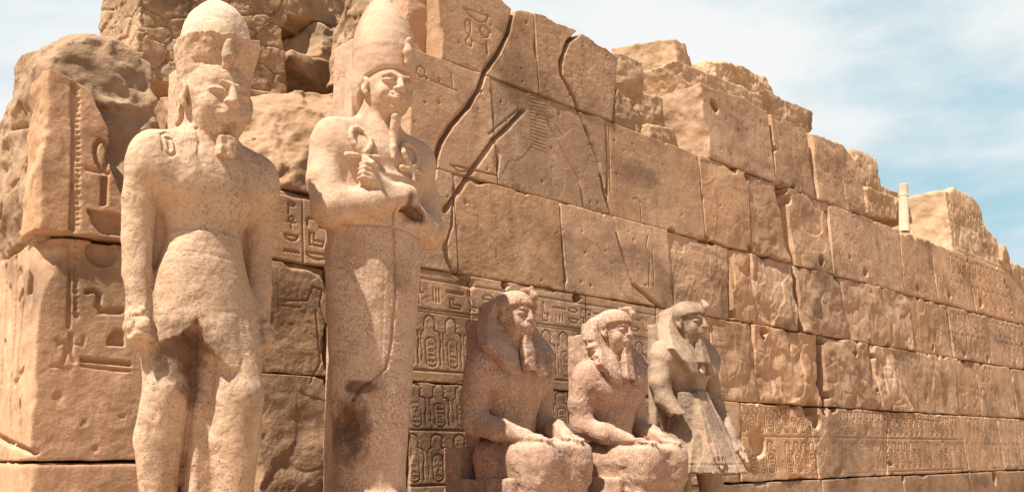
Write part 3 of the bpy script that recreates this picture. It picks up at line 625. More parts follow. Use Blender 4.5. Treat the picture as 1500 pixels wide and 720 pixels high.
rk('rubble_stone', (1288, 278, 1322, 298), 1.2, .7, 17, 'low pale stone behind the rubble left of the post', GR, cuts=6, amp=.04, mat=M_pale)
rk('rubble_stone', (1300, 288, 1340, 326), .9, .8, 18, 'grey shaded stone directly behind the post', GR, cuts=6, amp=.05)
# far block with carved captives
fx0 = P(1395, 350)[0]; M2 = Map(fx0-.5, 5.4, 720, 320)
s = fx0+.12
while s < fx0+3.2: captive(M2, s, 6.30, .27, .62, .02, .016); captive(M2, s, 5.9, .27, .36, .015, .014); s += .32
tp = np.array([[P(x, y)[0], P(x, y)[2]] for x, y in ((1392, 280), (1402, 273), (1432, 292), (1440, 312), (1447, 332), (1458, 345), (1468, 362), (1475, 375))])
def farf(x, y, z):
    yf = BAT*(z-1.6)+M2.at(x, z)+.03*fbm(x*2, z*2, 0*x, 4, 50)+.02
    xf = fx0+.10*(z-6)-.0*y+.05*fbm(y*2, z*2, 0*y, 4, 51)-.25*ss(0, 2, y-.4)
    zt_ = np.interp(x, tp[:, 0], tp[:, 1])+.05*fbm(x*3, y*3, 0*x, 3, 52)-.10*np.clip(y-.4, 0, 3)*.3
    d = np.maximum(np.maximum(yf-y, (xf-x)*.9), np.maximum((z-zt_)*.75, 5.80-z))
    return np.maximum(d, np.maximum(y-3., x-(tp[-1, 0]+.1)))+.01*fbm(x*9, y*9, z*9, 3, 53)
b_ = (fx0, .5, 5.8)
tag(solid('carved_block', farf, (fx0-.8, .2, 5.7), (tp[-1, 0]+.3, 3.1, 7.6), .03, M_pale, None, b_, margin=.15), 'large far block with carved rows and bright broken end, right of the post', 'stone')
rk('rubble_stone', (1469, 360, 1479, 386), .35, .8, 19, 'small upright stone at the sloping right end of the far carved block', GR, amp=.04, h=.03)
rk('rubble_stone', (1484, 391, 1515, 425), .35, 1.2, 20, 'pale heap stone on the wall at the far right edge', GR, amp=.08, h=.04, cuts=6)
# post
a_ = V(1324, 332, .75); b_ = V(1323, 270, .75)
post = empty('post', a_, 'pale round post standing on the wall top beside the far carved block', 'post')
def tube(name, a, b, r0, r1, mat, parent, n=16):
    a = np.asarray(a, float); b = np.asarray(b, float); d = (b-a)/np.linalg.norm(b-a); e1 = np.cross(d, (0, 1, 0)); e1 /= np.linalg.norm(e1); e2 = np.cross(d, e1)
    vs = []; prof = [(0, r0), (.0, r0), (.97, r1), (1, r1*.93), (1, .001)]
    for t, r_ in prof:
        for i in range(n): vs.append(a+(b-a)*t+r_*(math.cos(2*math.pi*i/n)*e1+math.sin(2*math.pi*i/n)*e2))
    f = [(k*n+i, k*n+(i+1) % n, (k+1)*n+(i+1) % n, (k+1)*n+i) for k in range(len(prof)-1) for i in range(n)]
    return mesh(name, vs, f, mat, parent)
tube('shaft', (0, 0, -.1), (b_-a_)+(0, 0, 0), .098, .094, M_post, post)
tube('rod', (.17, -.02, -.1), (.165, -.02, .48), .022, .02, M_iron, post, 8)
tube('band', ((b_-a_)*.72), ((b_-a_)*.72+np.array([0, 0, .02])), .101, .101, M_post, post)
tube('cap', (.165, -.02, .48), (.165, -.02, .53), .035, .03, M_iron, post, 8)

# ------------------------------------------------------------------ left corner: slab, boulder, rubble masonry, cave rocks
cl = P(62, 230, .06)
def slab(x, y, z):
    ztop = np.interp(x, [1.70, 1.80, 2.05, 2.14, 2.2, 2.3], [4.44, 4.47, 4.40, 4.36, 4.2, 4.0])
    xr = np.interp(z, [3.2, 3.4, 3.7, 3.95, 4.1, 4.25, 4.4], [2.45, 2.40, 2.28, 2.23, 2.24, 2.16, 2.10])+.03*fbm(z*6, z*0, z*0, 3, 61)
    yf = BAT*(z-1.6)-.05+CH.at(x, z)*1.15+.003*fbm(x*4, z*4, 0*x, 3, 60)
    xl = 1.735+.02*fbm(z*5, y*5, z*0, 3, 62)*ss(0, .3, z-3.2)+.03*(z-3.2)
    d = np.maximum(np.maximum(yf-y, xl-x), np.maximum(x-xr, z-ztop+.01*fbm(x*9, y*9, z*0, 3)))
    d = np.maximum(d, np.maximum(y-(BAT*(z-1.6)+.35), zc1+.02+.02*np.maximum(0, fbm(x*4, 0*x, 0*x, 2))-z))
    d = np.maximum(d, ((yf-y)+(xl-x))*.7071+.012+.02*np.clip(fbm(z*5, 0*z, 0*z, 3, 4), 0, 1))
    return d+.003*fbm(x*16, y*16, z*16, 3, 63)
tag(solid('carved_slab', slab, (1.6, -.1, 3.1), (2.6, .75, 4.6), .009, M_wall, None, (2, .2, zc1)), 'upright carved slab with a dotted border, standing on the corner block left of the crowned statue', 'stone')
def bould(x, y, z):
    d = np.maximum(np.maximum(1.80-x+.03*(z-3)+EH.at(y, z)*1.2, x-2.86+.10*(z-3.2)), np.maximum(.33+.10*(z-3.2)-y, y-2.6))
    d = np.maximum(d, zc1-.02-z)
    e = ell((x, y, z), (2.32, 1.2, 3.40), (.80, 1.6, 1.80))
    d = sI(.08, d, e)
    return d+.05*fbm(x*2.2, y*2.2, z*2.2, 4, 70)-.06*np.clip(ridge(x*1.7, y*1.7, z*1.7, 3, 71)-.8, 0, 1)+.018*fbm(x*9, y*9, z*9, 5, 72)-.03*np.clip(ridge(x*4.5, y*4.5, z*4.5, 3, 73)-1., 0, 1)
tag(solid('boulder', bould, (1.5, .05, 3.1), (3.15, 2.95, 5.7), .017, M_rub, None, (2.4, 1.2, zc1), margin=.12), 'huge rounded weathered stone behind the carved slab at the left corner', 'stone')
# rubble masonry stump with a lit left side
ct = V(200, 60, 2.0)
def stump(x, y, z):
    wx = .35*fbm(x*1.3, y*1.3, z*1.3, 3, 80); wz = .35*fbm(x*1.3+5, y*1.3, z*1.3, 3, 83)
    f1, f2, idv = worley((x+y)*2.3+wx, z*3.6+wz, 8)
    g1, g2, idg = worley((x+y)*5.1+wx*2, z*8.+wz*2, 18)
    m = ss(-.1, .2, vn(x*1.2+y, z*1.6, 0*x, 84))
    rel = .035*(1-ss(.0, .07, f2-f1))-.03*(idv-.5)+.022*m*(1-ss(0, .10, g2-g1))-.012*m*(idg-.5)+.018*fbm(x*2, y*2, z*2, 4, 85)
    yf = 2.0+.03*(z-5)+rel; xf = ct[0]+.02*(z-5)+rel*.8
    d = np.maximum(np.maximum(yf-y, xf-x), np.maximum(x-(ct[0]+1.68+.06*fbm(z*3, y*3, 0*z, 3, 81)), np.maximum(y-3.3, z-7.3)))
    d = np.maximum(d, 5.33+.03*fbm(x*3, y*3, 0*x, 2, 3)-z-np.clip(x-ct[0]-.55, 0, .3)*4)
    return d+.010*fbm(x*9, y*9, z*9, 4, 82)
tag(solid('rubble_masonry', stump, (ct[0]-.3, 1.8, 3.9), (ct[0]+2.0, 3.45, 7.45), .015, M_rub, None, (ct[0]+1, 2.8, 4.2), margin=.12), 'stump of rough rubble masonry rising behind the crowned statue', 'wall')
# recess stones under the stump
for i, q_ in enumerate(((205, 128, 262, 152), (212, 152, 266, 200), (200, 200, 270, 240))):
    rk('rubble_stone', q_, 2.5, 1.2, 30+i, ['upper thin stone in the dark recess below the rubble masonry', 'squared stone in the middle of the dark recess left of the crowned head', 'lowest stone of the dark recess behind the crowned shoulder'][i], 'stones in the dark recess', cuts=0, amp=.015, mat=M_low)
# rough broken block right of the crowned statue
bq = P(430, 200)
def rough(x, y, z):
    yf = BAT*(z-1.6)+CH.at(x, z)*.7+.01*fbm(x*4, z*4, 0*x, 3, 90)
    zt_ = np.interp(x, [3.0, 3.4, 3.9, 4.5], [4.98, 5.02, 5.12, 5.14])
    xb = np.interp(z, [3.9, 4.3, 4.45, 4.8, 5.05], [3.92, 3.9, 4.0, 4.12, 4.5])
    d = np.maximum(yf-y, np.maximum(3.0-x, np.maximum(x-4.95, np.maximum(y-1.9, np.maximum(3.945-z, z-zt_+.12*(y-.3))))))
    br = (yf-y)*.8+(xb-x)*.55+(z-4.25)*.12
    return sI(.02, d, br+.05*fbm(x*3, y*3, z*3, 4, 91)-.05*np.clip(ridge(x*3, y*3, z*3, 3, 92)-.7, 0, 1))+.012*fbm(x*11, y*11, z*11, 4, 93)
ob = solid('broken_block', rough, (2.9, .1, 3.88), (5.05, 2., 5.35), .014, M_wall, wall, WB, margin=.12); ob.location = (0, 0, 0); ob['label'] = 'half broken block with a rough pale fracture'
block(3.255, 3.935, Sx(385, 3.25), Sx(385, 3.93), Sx(600, 3.25), Sx(600, 3.93), rough=.0, mat=M_wall)
block(3.94, 4.515, 4.97, 4.97, Sx(600, 3.94), Sx(600, 4.5), mat=M_wall)
GC = 'rocks in the dark cave'
rk('cave_rock', (432, -50, 590, 45), 3.3, 1.2, 41, 'large split rock roofing the dark hollow left of the tall white crown', GC, cuts=6, amp=.1, fr=1.5, h=.022)
rk('cave_rock', (462, 46, 560, 95), 3.2, 1.0, 42, 'middle rock inside the dark hollow left of the tall white crown', GC, cuts=6, amp=.08, fr=2, h=.02)
rk('cave_rock', (425, 88, 520, 125), 2.8, .9, 43, 'lowest small rock on the floor of the dark hollow', GC, cuts=6, amp=.05, h=.018)
rk('cave_rock', (560, -40, 618, 95), 1.3, 1.2, 44, 'brown cracked rock right behind the tall white crown', GC, cuts=5, amp=.07, h=.02)
rk('stone_block', (598, -50, 643, 90), .66, .9, 45, 'rough narrow stone left of the top course with carved signs', GC, cuts=4, amp=.05, h=.016, mat=M_wall)
for hb in ((4.2, 7., 4.6, 5.5, 3.9, 8), (3.75, 4.68, 3.25, 4.59, 3.9, 7.2)):  # second box is added out of sight behind the stump to shade the cave
    v, f = hull(*hb); ob = mesh('core_blocker', v, f, M_low, wall, False, WB); ob.location = (0, 0, 0)
# ------------------------------------------------------------------ the five royal statues
def face(p, c, s, yaw=0., pitch=0., ears=True, smile=1., wear=.12):
    """head with eyes, brows, nose, lips, chin and ears; s = half the head height"""
    p = rotz(p, c, yaw); p = rotx(p, c, pitch)
    x, y, z = (p[0]-c[0])/s, (p[1]-c[1])/s, (p[2]-c[2])/s; q = (x, y, z); ax = (np.abs(x), y, z)
    d = ell(q, (0, .05, .2), (.75, .84, .86))
    d = sU(.16, d, ell(q, (0, -.26, -.34), (.60, .52, .58)))
    d = sU(.10, d, ell(q, (0, -.55, -.72), (.25, .20, .18)))
    d = sU(.12, d, ell(ax, (.36, -.50, -.22), (.22, .2, .26)))             # cheeks
    plain = sU(.12, d, chain(q, [(0, -.78, .2), (0, -.86, -.2)], [.06, .10], .03))
    d = sS(.09, d, ell(ax, (.33, -.86, .10), (.25, .15, .12)))            # eye sockets
    d = sU(.05, d, chain(ax, [(.10, -.80, .24), (.33, -.80, .30), (.56, -.60, .22)], [.055, .05, .03], .02))
    d = sU(.02, d, ell(ax, (.33, -.655, .085), (.20, .165, .09)))           # eyeballs
    d = sU(.015, d, chain(ax, [(.12, -.77, .07), (.24, -.82, .145), (.38, -.80, .15), (.54, -.65, .09)], [.02, .026, .026, .022], .01))
    d = sU(.015, d, chain(ax, [(.13, -.77, .06), (.30, -.80, .015), (.52, -.66, .07)], [.016, .02, .018], .01))
    d = sU(.06, d, chain(q, [(0, -.80, .22), (0, -.90, -.05), (0, -.93, -.15)], [.075, .10, .12], .03))
    d = sU(.04, d, ell(ax, (.13, -.83, -.165), (.085, .10, .07)))
    d = sU(.05, d, ell(q, (0, -.70, -.40), (.34, .19, .24)))               # muzzle
    d = sU(.02, d, chain(ax, [(0, -.90, -.385), (.13, -.87, -.375), (.27, -.72, -.36+.03*smile)], [.034, .032, .012], .015))
    d = sU(.02, d, chain(ax, [(0, -.89, -.475), (.12, -.86, -.465), (.25, -.72, -.40+.03*smile)], [.045, .04, .012], .015))
    d = sS(.015, d, chain(ax, [(0, -.95, -.425), (.14, -.92, -.415), (.30, -.74, -.375+.04*smile)], [.014, .014, .016], .01))
    d = d*(1-wear)+plain*wear
    if ears:
        e = ell(ax, (.79, .02, .06), (.09, .20, .29)); e = sS(.03, e, ell(ax, (.89, -.02, .09), (.08, .11, .17)))
        e = sU(.03, e, ell(ax, (.77, -.06, -.20), (.07, .09, .10))); d = sU(.04, d, e)
    return d*s
def rough_(p, a=.004, f=9, s=0): return a*fbm(p[0]*f, p[1]*f, p[2]*f, 4, s)
def local(fn, sx, sy): return lambda x, y, z: fn((x-np.float32(sx), y-np.float32(sy), z))
def part(name, fn, root, lo, hi, h, mat, label=None, margin=.06):
    sx, sy = root.location[0], root.location[1]
    o = solid(name, lambda x, y, z: fn((x, y, z)), lo, hi, h, mat, root, margin=margin)
    if label: o['label'] = label
    return o
def groove2d(m, p, ysel): return np.where(ysel, m.at(p[0], p[2]), 0)
def slabz(p, z0, z1): return np.maximum(z0-p[2], p[2]-z1)
def econe(p, c, zs, ra, rb, n=2.0):           # elliptical tapering cloth: half widths ra (x), rb (y) at heights zs
    a_ = np.interp(p[2], zs, ra); b_ = np.interp(p[2], zs, rb)
    k = (np.abs((p[0]-c[0])/a_)**n+np.abs((p[1]-c[1])/b_)**n)**(1/n)
    return np.maximum((k-1)*np.minimum(a_, b_)*.92, slabz(p, zs[0], zs[-1]))
def hand_flat(p, wrist, tip, wdir, s, side):   # flat hand: palm, four unequal fingers and a thumb
    w = np.asarray(wrist, float); t = np.asarray(tip, float); wd = np.asarray(wdir, float)
    pal = w+(t-w)*.46; d = sU(.02, cap(p, w-wd*.03*s, pal-wd*.045*s, .034*s, .034*s), cap(p, w+wd*.03*s, pal+wd*.045*s, .034*s, .034*s))
    for i, l in enumerate((.88, 1., .96, .78)):
        o_ = wd*(i-1.5)*.037*s; d = sU(.008, d, cap(p, pal+o_, w+(t-w)*l+o_*1.05, .019*s, .015*s))
    o_ = wd*side
    return sU(.012, d, chain(p, [w+o_*.04*s, w+(t-w)*.3+o_*.085*s, w+(t-w)*.55+o_*.09*s], [.022*s, .02*s, .016*s], .01))
def fist(p, c, s, fwd=(0, -1, 0), up=(0, 0, 1), knuckle=1):
    """closed hand: palm with four curled fingers side by side along `up` and a thumb across them"""
    c = np.asarray(c, float); f = np.asarray(fwd, float); u = np.asarray(up, float); n = np.cross(f, u)
    d = cap(p, c-u*.045*s-f*.02*s, c+u*.045*s-f*.02*s, .072*s, .072*s)
    for i in range(4):
        o_ = u*(i-1.5)*.042*s
        d = sU(.012, d, chain(p, [c+o_+f*.02*s+n*.05*s*knuckle, c+o_+f*.075*s+n*.02*s*knuckle, c+o_+f*.06*s-n*.04*s*knuckle], [.022*s, .022*s, .019*s], .004))
    return sU(.01, d, chain(p, [c+u*.09*s-f*.03*s, c+u*.105*s+f*.03*s, c+u*.085*s+f*.085*s], [.026*s, .023*s, .018*s], .006))

# --- 1: striding king with a broken double crown
S1 = (2.455, -1.2)
st1 = empty('royal_statue', (*S1, 0), 'tall bare-chested striding stone king with broken double crown and chipped kilt, leftmost of the five', 'statue', 'royal statues before the wall')
HC1 = (.03, -.04, 3.955)
M1 = Map(-.6, 1., 172, 540)
for l in ([(-.36, 3.62), (-.36, 3.5), (-.32, 3.47), (-.28, 3.5), (-.28, 3.62), (-.32, 3.65), (-.36, 3.62)], [(-.34, 3.6), (-.30, 3.6)], [(-.32, 3.6), (-.32, 3.52)], [(-.13, 3.72), (-.12, 3.62), (-.15, 3.52), (-.12, 3.45)]): M1.line(l, .012, .010)
M1.line([(-.36, 2.88), (0, 2.85), (.34, 2.82)], .008, .003); M1.line([(-.36, 2.80), (0, 2.76), (.34, 2.73)], .007, .002)
for i in range(26): M1.line([(-.02+i*.001, 2.48-i*.014), (.21, 2.50-i*.014)], .006, .003)
for i in range(9): M1.line([(-.30+i*.022, 2.46+i*.012), (-.27+i*.022, 2.33+i*.012)], .006, .004)
def body1(p):
    x, y, z = p; ax = (np.abs(x), y, z)
    tor = sU(.12, ell(p, (0, .02, 3.38), (.375, .24, .37)), ell(p, (0, .01, 2.98), (.245, .19, .45)), ell(p, (0, .01, 2.60), (.34, .24, .36)))
    tor = sU(.13, tor, ell(ax, (.16, -.125, 3.38), (.19, .055, .13)))
    tor = sU(.10, tor, ell(ax, (.385, .0, 3.45), (.145, .155, .20)), chain(ax, [(.0, .05, 3.66), (.33, .02, 3.55)], [.14, .12]))
    tor = sU(.07, tor, cap(p, (0, .05, 3.58), (.02, .0, 3.92), .19, .165))
    tor = sS(.04, tor, ell(p, (0, -.245, 2.94), (.02, .05, .025)))
    kilt = econe(p, (0, .0, 0), [2.0, 2.4, 2.86, 3.0], [.37, .352, .262, .235], [.345, .285, .205, .18], 2.1)
    hem = np.interp(x, [-.42, -.30, -.19, -.13, -.10, -.06, .02, .10, .14, .17, .45], [2.30, 2.26, 2.34, 2.43, 2.36, 2.24, 2.15, 2.10, 2.13, 2.19, 2.15])
    kilt = np.maximum(kilt, (hem-z)*.6+.012*fbm(x*14, y*14, z*14, 3, 12))
    legR = chain(p, [(-.20, .05, 2.55), (-.205, .02, 2.25), (-.205, -.02, 1.98), (-.215, .055, 1.66), (-.205, .06, 1.25), (-.2, .03, 1.16)], [.185, .172, .152, .158, .108, .105], .02)
    legL = chain(p, [(.20, .0, 2.55), (.20, -.07, 2.25), (.195, -.20, 1.95), (.20, -.15, 1.64), (.2, -.17, 1.25), (.2, -.2, 1.16)], [.185, .182, .162, .168, .118, .11], .02)
    feet = sU(.05, cap(p, (-.2, .03, 1.17), (-.2, -.33, 1.10), .095, .06), cap(p, (.2, -.2, 1.17), (.2, -.58, 1.10), .10, .06))
    legs = sU(.03, legR, legL, feet)
    legs = sU(.03, legs, box(p, (.03, .05, 1.75), (.10, .20, .68), .03))
    d = sU(.025, tor, legs); d = sU(.045, d, kilt)
    for sgn in (-1, 1):
        q = (x*sgn, y, z)
        arm = chain(q, [(.405, .02, 3.42), (.42, .045, 3.2), (.42, .055, 2.95), (.425, .02, 2.72), (.415, -.03, 2.50)], [.122, .112, .098, .088, .068], .02)
        arm = sU(.03, arm, fist(q, (.425, -.05, 2.37), 1.05, (0, -1, 0), (0, .25, 1)), cap(q, (.425, -.13, 2.36), (.425, .1, 2.37), .04, .04))
        d = sU(.035, d, arm)
    d = sU(.03, d, box(ax, (.33, .10, 2.95), (.12, .05, .6), .02))         # stone left between arms and body
    d = sU(.05, d, face(p, HC1, .30, .02, .05, True, 1., .35))
    d = d+groove2d(M1, p, y < -.02)*1.2
    # damage: broken chin, chipped right fist, flaked face
    d = sS(.01, d, ell(p, (.06, -.31, 3.70), (.09, .12, .085))+.03*fbm(x*12, y*12, z*12, 3, 5))
    d = sS(.01, d, ell(p, (-.585, -.10, 2.36), (.10, .22, .15))+.03*fbm(x*10, y*10, z*10, 3, 6))
    d = d+.010*np.clip(fbm(x*13, y*13, z*13, 3, 7)-.15, 0, 1)*(z > 3.75)*(x < .06)
    d = d+.006*np.clip(fbm(x*5, y*5, z*3, 3, 8)-.5, 0, 1)
    return d+rough_(p, .0016, 15, 2)
def crown1(p):
    x, y, z = p; c = (.035, .03)
    q = rotx(p, (0, .03, 4.12), .06)
    rim = 4.40+.10*(x-.03)+.02*fbm(x*7, y*7, 0*x, 3, 3)+.05*y
    a_ = lathe(q, c[0], c[1], [3.80, 4.05, 4.18, 4.34, 4.47], [.225, .235, .25, .278, .308], 1.1)
    a_ = np.maximum(a_, z-rim); a_ = np.maximum(a_, -(z-np.interp(y, [-.22, -.16, -.02, .06], [4.115, 4.115, 4.05, 3.80])))
    a_ = np.maximum(a_, z-4.47)
    return a_+rough_(p, .010, 12, 9)+.012*np.clip(fbm(x*8, y*8, z*8, 3, 4)-.1, 0, 1)
def bulb1(p):
    q = rotx(p, (0, .03, 4.12), .06)
    return np.maximum(ell(q, (.035, .03, 4.36), (.24, .25, .345)), 4.3-p[2])+rough_(p, .005, 14, 3)
body_lo, body_hi = (-.72, -.75, 1.02), (.72, .42, 4.36)
part('body', body1, st1, body_lo, body_hi, .0085, M_g1)
part('crown', crown1, st1, (-.34, -.36, 3.75), (.42, .42, 4.6), .008, M_g1)
part('crown_bulb', bulb1, st1, (-.28, -.32, 4.25), (.34, .36, 4.8), .009, M_crown, 'whitish rounded top of the broken crown')
part('uraeus', lambda p: sU(.02, chain(p, [(.0, -.235, 4.14), (.0, -.265, 4.22), (.0, -.275, 4.31)], [.026, .036, .026]), ell(p, (.0, -.272, 4.24), (.038, .026, .085)))+rough_(p, .006, 16, 4), st1, (-.1, -.36, 4.06), (.12, -.1, 4.42), .007, M_g1)
part('beard', lambda p: box(p, (.03, -.215, 3.60), (.06, .05, .075), .012)+rough_(p, .010, 14, 5), st1, (-.08, -.34, 3.45), (.14, -.1, 3.76), .008, M_g1, 'broken stub of the royal beard')
part('back_pillar', lambda p: box(p, (0, .24, 2.65), (.15, .14, 1.60), .015)+rough_(p, .006, 6, 5), st1, (-.3, .05, .95), (.3, .55, 4.35), .014, M_g1)
part('pedestal', lambda p: box(p, (0, -.12, .54), (.55, .72, .56), .03)+rough_(p, .012, 4, 6), st1, (-.65, -.95, -.1), (.65, .7, 1.2), .025, M_g1)

# --- 2: mummy-shaped king with crossed arms and a tall white crown
S2 = (3.89, -1.1)
st2 = empty('royal_statue', (*S2, 0), 'mummy-shaped stone king with tall smooth crown and crossed arms holding two looped crosses', 'statue', 'royal statues before the wall')
HC2 = (.03, -.11, 4.445)
M2b = Map(-.6, 1., 172, 520)
for x0 in (-.085, .085): M2b.line([(x0, 3.25), (x0, 1.1)], .008, .003)
z_ = 3.1
while z_ > 1.2: glyph(M2b, rg.choice(GK), -.06, z_-.13, .12, .12, .008, .004); z_ -= .15
M2b.line([(-.02, 3.5), (.0, 3.2), (.015, 2.8), (-.01, 2.4), (-.05, 2.2), (-.16, 2.1), (-.22, 2.05), (-.26, 1.95)], .012, .022)
M2b.line([(-.35, 3.28), (0, 3.30), (.3, 3.27)], .008, .010)
def body2(p):
    x, y, z = p; ax = (np.abs(x), y, z)
    d = econe(p, (0, 0, 0), [1.08, 1.5, 2.2, 3.0, 3.4, 3.7], [.285, .285, .335, .40, .40, .38], [.26, .255, .28, .29, .28, .25], 2.15)
    d = sU(.16, d, ell(p, (0, .02, 3.84), (.43, .26, .33)))
    d = sU(.08, d, ell(ax, (.19, -.12, 3.86), (.2, .10, .15)))
    d = sU(.10, d, ell(ax, (.40, .0, 3.93), (.16, .18, .20)), chain(ax, [(0, .04, 4.13), (.38, .0, 4.02)], [.15, .12]))
    d = sU(.08, d, cap(p, (0, .02, 4.0), (.02, -.03, 4.36), .19, .155))
    armR = chain(p, [(-.42, .02, 3.92), (-.465, -.02, 3.64), (-.455, -.10, 3.40)], [.145, .145, .142], .02)
    armR = sU(.06, armR, chain(p, [(-.455, -.10, 3.40), (-.20, -.235, 3.46), (.05, -.28, 3.545)], [.145, .125, .095], .05))
    armL = chain(p, [(.42, .02, 3.90), (.465, -.02, 3.62), (.455, -.10, 3.36)], [.145, .140, .135], .02)
    armL = sU(.06, armL, chain(p, [(.455, -.10, 3.36), (.12, -.23, 3.48), (-.22, -.28, 3.62)], [.13, .105, .075], .05))
    hR = sI(.012, ell(p, (.09, -.285, 3.565), (.15, .085, .095)), (x-.175)+.25*(z-3.56)+.012*fbm(x*16, y*16, z*16, 3, 3))      # fingers broken off flat
    hL = fist(p, (-.255, -.285, 3.665), .92, (-.9, -.3, .2), (.15, 0, 1), -1)
    d = sU(.05, d, armL); d = sU(.02, d, hL); d = sU(.03, d, sU(.02, armR, hR))
    d = sU(.05, d, face(p, HC2, .255, -.12, .0))
    foot = box(p, (0, -.30, 1.16), (.23, .28, .08), .07); d = sU(.10, d, foot)
    d = d+groove2d(M2b, p, y < -.05)
    d = sS(.01, d, np.maximum(ell(p, (.18, -.34, 3.43), (.15, .13, .05)), -1)+.03*fbm(x*11, y*11, z*11, 3, 15))
    d = sS(.01, d, ell(p, (-.27, -.10, 1.70), (.06, .12, .22))+.04*fbm(x*8, y*8, z*8, 3, 16))
    d = d+.012*np.clip(fbm(x*14, y*14, z*14, 3, 17)-.1, 0, 1)*ell(p, (-.02, -.33, 4.32), (.14, .12, .12)).__lt__(0)
    return d+rough_(p, .003, 10, 22)
def crown2(p):
    zs = [4.50, 4.60, 4.69, 4.78, 4.89, 5.0, 5.09, 5.17, 5.23, 5.262, 5.29, 5.30]; rs = [.205, .232, .246, .252, .240, .214, .176, .132, .09, .06, .03, .005]
    d = lathe(p, .03, -.08, zs, rs, 1.06, .10)
    back = ell(p, (.03, .02, 4.5), (.235, .17, .34))
    d = sU(.06, d, back)
    band_ = z_cut = p[2]-np.interp(p[1], [-.4, -.28, -.1, .0, .06], [4.585, 4.575, 4.52, 4.38, 4.15])
    return sI(.02, d, -band_*.8)+rough_(p, .0025, 9, 23)
part('body', body2, st2, (-.78, -.68, 1.02), (.78, .40, 4.86), .0085, M_g2)
part('crown', crown2, st2, (-.32, -.42, 4.05), (.36, .36, 5.36), .008, M_g2)
part('uraeus', lambda p: sU(.02, chain(p, [(.05, -.345, 4.63), (.05, -.36, 4.71), (.05, -.35, 4.78), (.05, -.365, 4.805)], [.022, .030, .024, .026], .02), ell(p, (.05, -.357, 4.71), (.042, .025, .055)))+rough_(p, .004, 20, 3), st2, (-.06, -.46, 4.56), (.16, -.26, 4.9), .007, M_g2)
part('beard', lambda p: chain(p, [(.02, -.25, 4.20), (.02, -.215, 4.06), (.01, -.235, 3.94), (.0, -.25, 3.86)], [.040, .034, .031, .024], .02)+.0008*np.sin(p[2]*130)+rough_(p, .006, 13, 8), st2, (-.1, -.4, 3.76), (.14, -.14, 4.28), .007, M_g2)
def surf_y(fn, x, z):
    ys = np.arange(-.8, .2, .004).astype(np.float32); d = fn((np.full_like(ys, x), ys, np.full_like(ys, z))); k = np.argmax(d < 0); return float(ys[k])
def ankh(cx, cz, s, tilt):
    pts = [(0, 0), (-.045, .045), (-.08, .095), (-.098, .15), (-.092, .205), (-.06, .25), (0, .27), (.06, .25), (.092, .205), (.098, .15), (.08, .095), (.045, .045), (0, 0)]
    ct_, st_ = math.cos(tilt), math.sin(tilt)
    def w3(a, b): X, Zz = cx+s*(a*ct_-b*st_), cz+s*(a*st_+b*ct_); return (X, surf_y(body2, X, Zz)-.012, Zz)
    lp = [w3(*q_) for q_ in pts]; br = [w3(*q_) for q_ in ((-.14, -.015), (-.05, -.015), (.05, -.015), (.14, -.015))]; sm = [w3(0, -.02), w3(0, -.12)]
    def f(p): return sU(.008, chain(p, lp, [.021]*13, .01), chain(p, br, [.027, .023, .023, .027], .006), chain(p, sm, [.022, .022], .01))+rough_(p, .003, 20, 7)
    A_ = np.array(lp+br+sm); part('ankh', f, st2, A_.min(0)-.06, A_.max(0)+.06, .007, M_g2)
ankh(-.27, 3.83, .84, .06); ankh(.185, 3.81, .80, .05)
part('back_pillar', lambda p: sS(.004, box(p, (0, .27, 2.98), (.165, .15, 1.95), .008), np.maximum(np.abs(p[1]-.25)-.012, np.abs(np.abs(p[0])-.165)-.018))+rough_(p, .005, 5, 5), st2, (-.3, .05, .95), (.3, .55, 5.05), .012, M_g2)
part('pedestal', lambda p: box(p, (0, -.1, .53), (.5, .7, .56), .03)+rough_(p, .012, 4, 16), st2, (-.6, -.95, -.1), (.6, .7, 1.2), .025, M_g2)

# --- headcloth, beard shared by the three smaller kings
def poly(a, b, pts):                           # signed distance to a flat outline
    d = np.full(a.shape, 9e9, np.float32); sg = np.ones(a.shape, np.float32)
    for (x0, y0), (x1, y1) in zip(pts, pts[1:]+pts[:1]):
        ex, ey = x1-x0, y1-y0; wx, wy = a-x0, b-y0; t = np.clip((wx*ex+wy*ey)/(ex*ex+ey*ey), 0, 1)
        d = np.minimum(d, (wx-ex*t)**2+(wy-ey*t)**2)
        c1 = b >= y0; c2 = b < y1; c3 = ex*wy > ey*wx
        sg = np.where((c1 & c2 & c3) | (~c1 & ~c2 & ~c3), -sg, sg)
    return sg*np.sqrt(d)
NEM = [(.55, .80), (.92, .62), (1.12, .25), (1.90, -1.30), (.98, -2.42), (.42, -2.42), (.36, -1.0), (.30, .5)]
def nemes(p, hc, s, seed):
    """striped royal headcloth: domed top, wings flaring to the shoulders, two lappets on the chest"""
    x, y, z = (p[0]-hc[0])/s, (p[1]-hc[1])/s, (p[2]-hc[2])/s; ax = np.abs(x)
    dome = ell((x, y, z), (0, .12, .40), (.92, 1.02, .72))
    dome = np.maximum(dome, -(z-np.interp(y, [-.95, -.7, -.2, .1], [.46, .46, .30, -.1])))
    sil = poly(ax, z, NEM)
    yc = np.interp(z, [-2.5, -1.9, -1.3, -.6, 0, .8], [-.60, -.50, -.12, .38, .62, .62]); th = np.interp(z, [-2.5, -1.9, -1.3, -.6, 0, .8], [.24, .26, .36, .36, .38, .38])
    wing = sI(.10, sil, np.abs(y-yc)*.85-th*.85)
    bk = np.maximum(np.maximum(ax-1.0, np.abs(y-.75)-.5), np.maximum(z-.5, -1.5-z))
    d = sU(.08, dome, wing); d = sU(.15, d, bk)
    band_ = np.maximum(np.abs(z-.50)-.06, ell((x, y, z), (0, .08, .45), (.80, .93, 3)))
    d = sU(.02, d, np.maximum(band_, y-.2))*s
    return d+0+rough_(p, .0035, 13, seed)
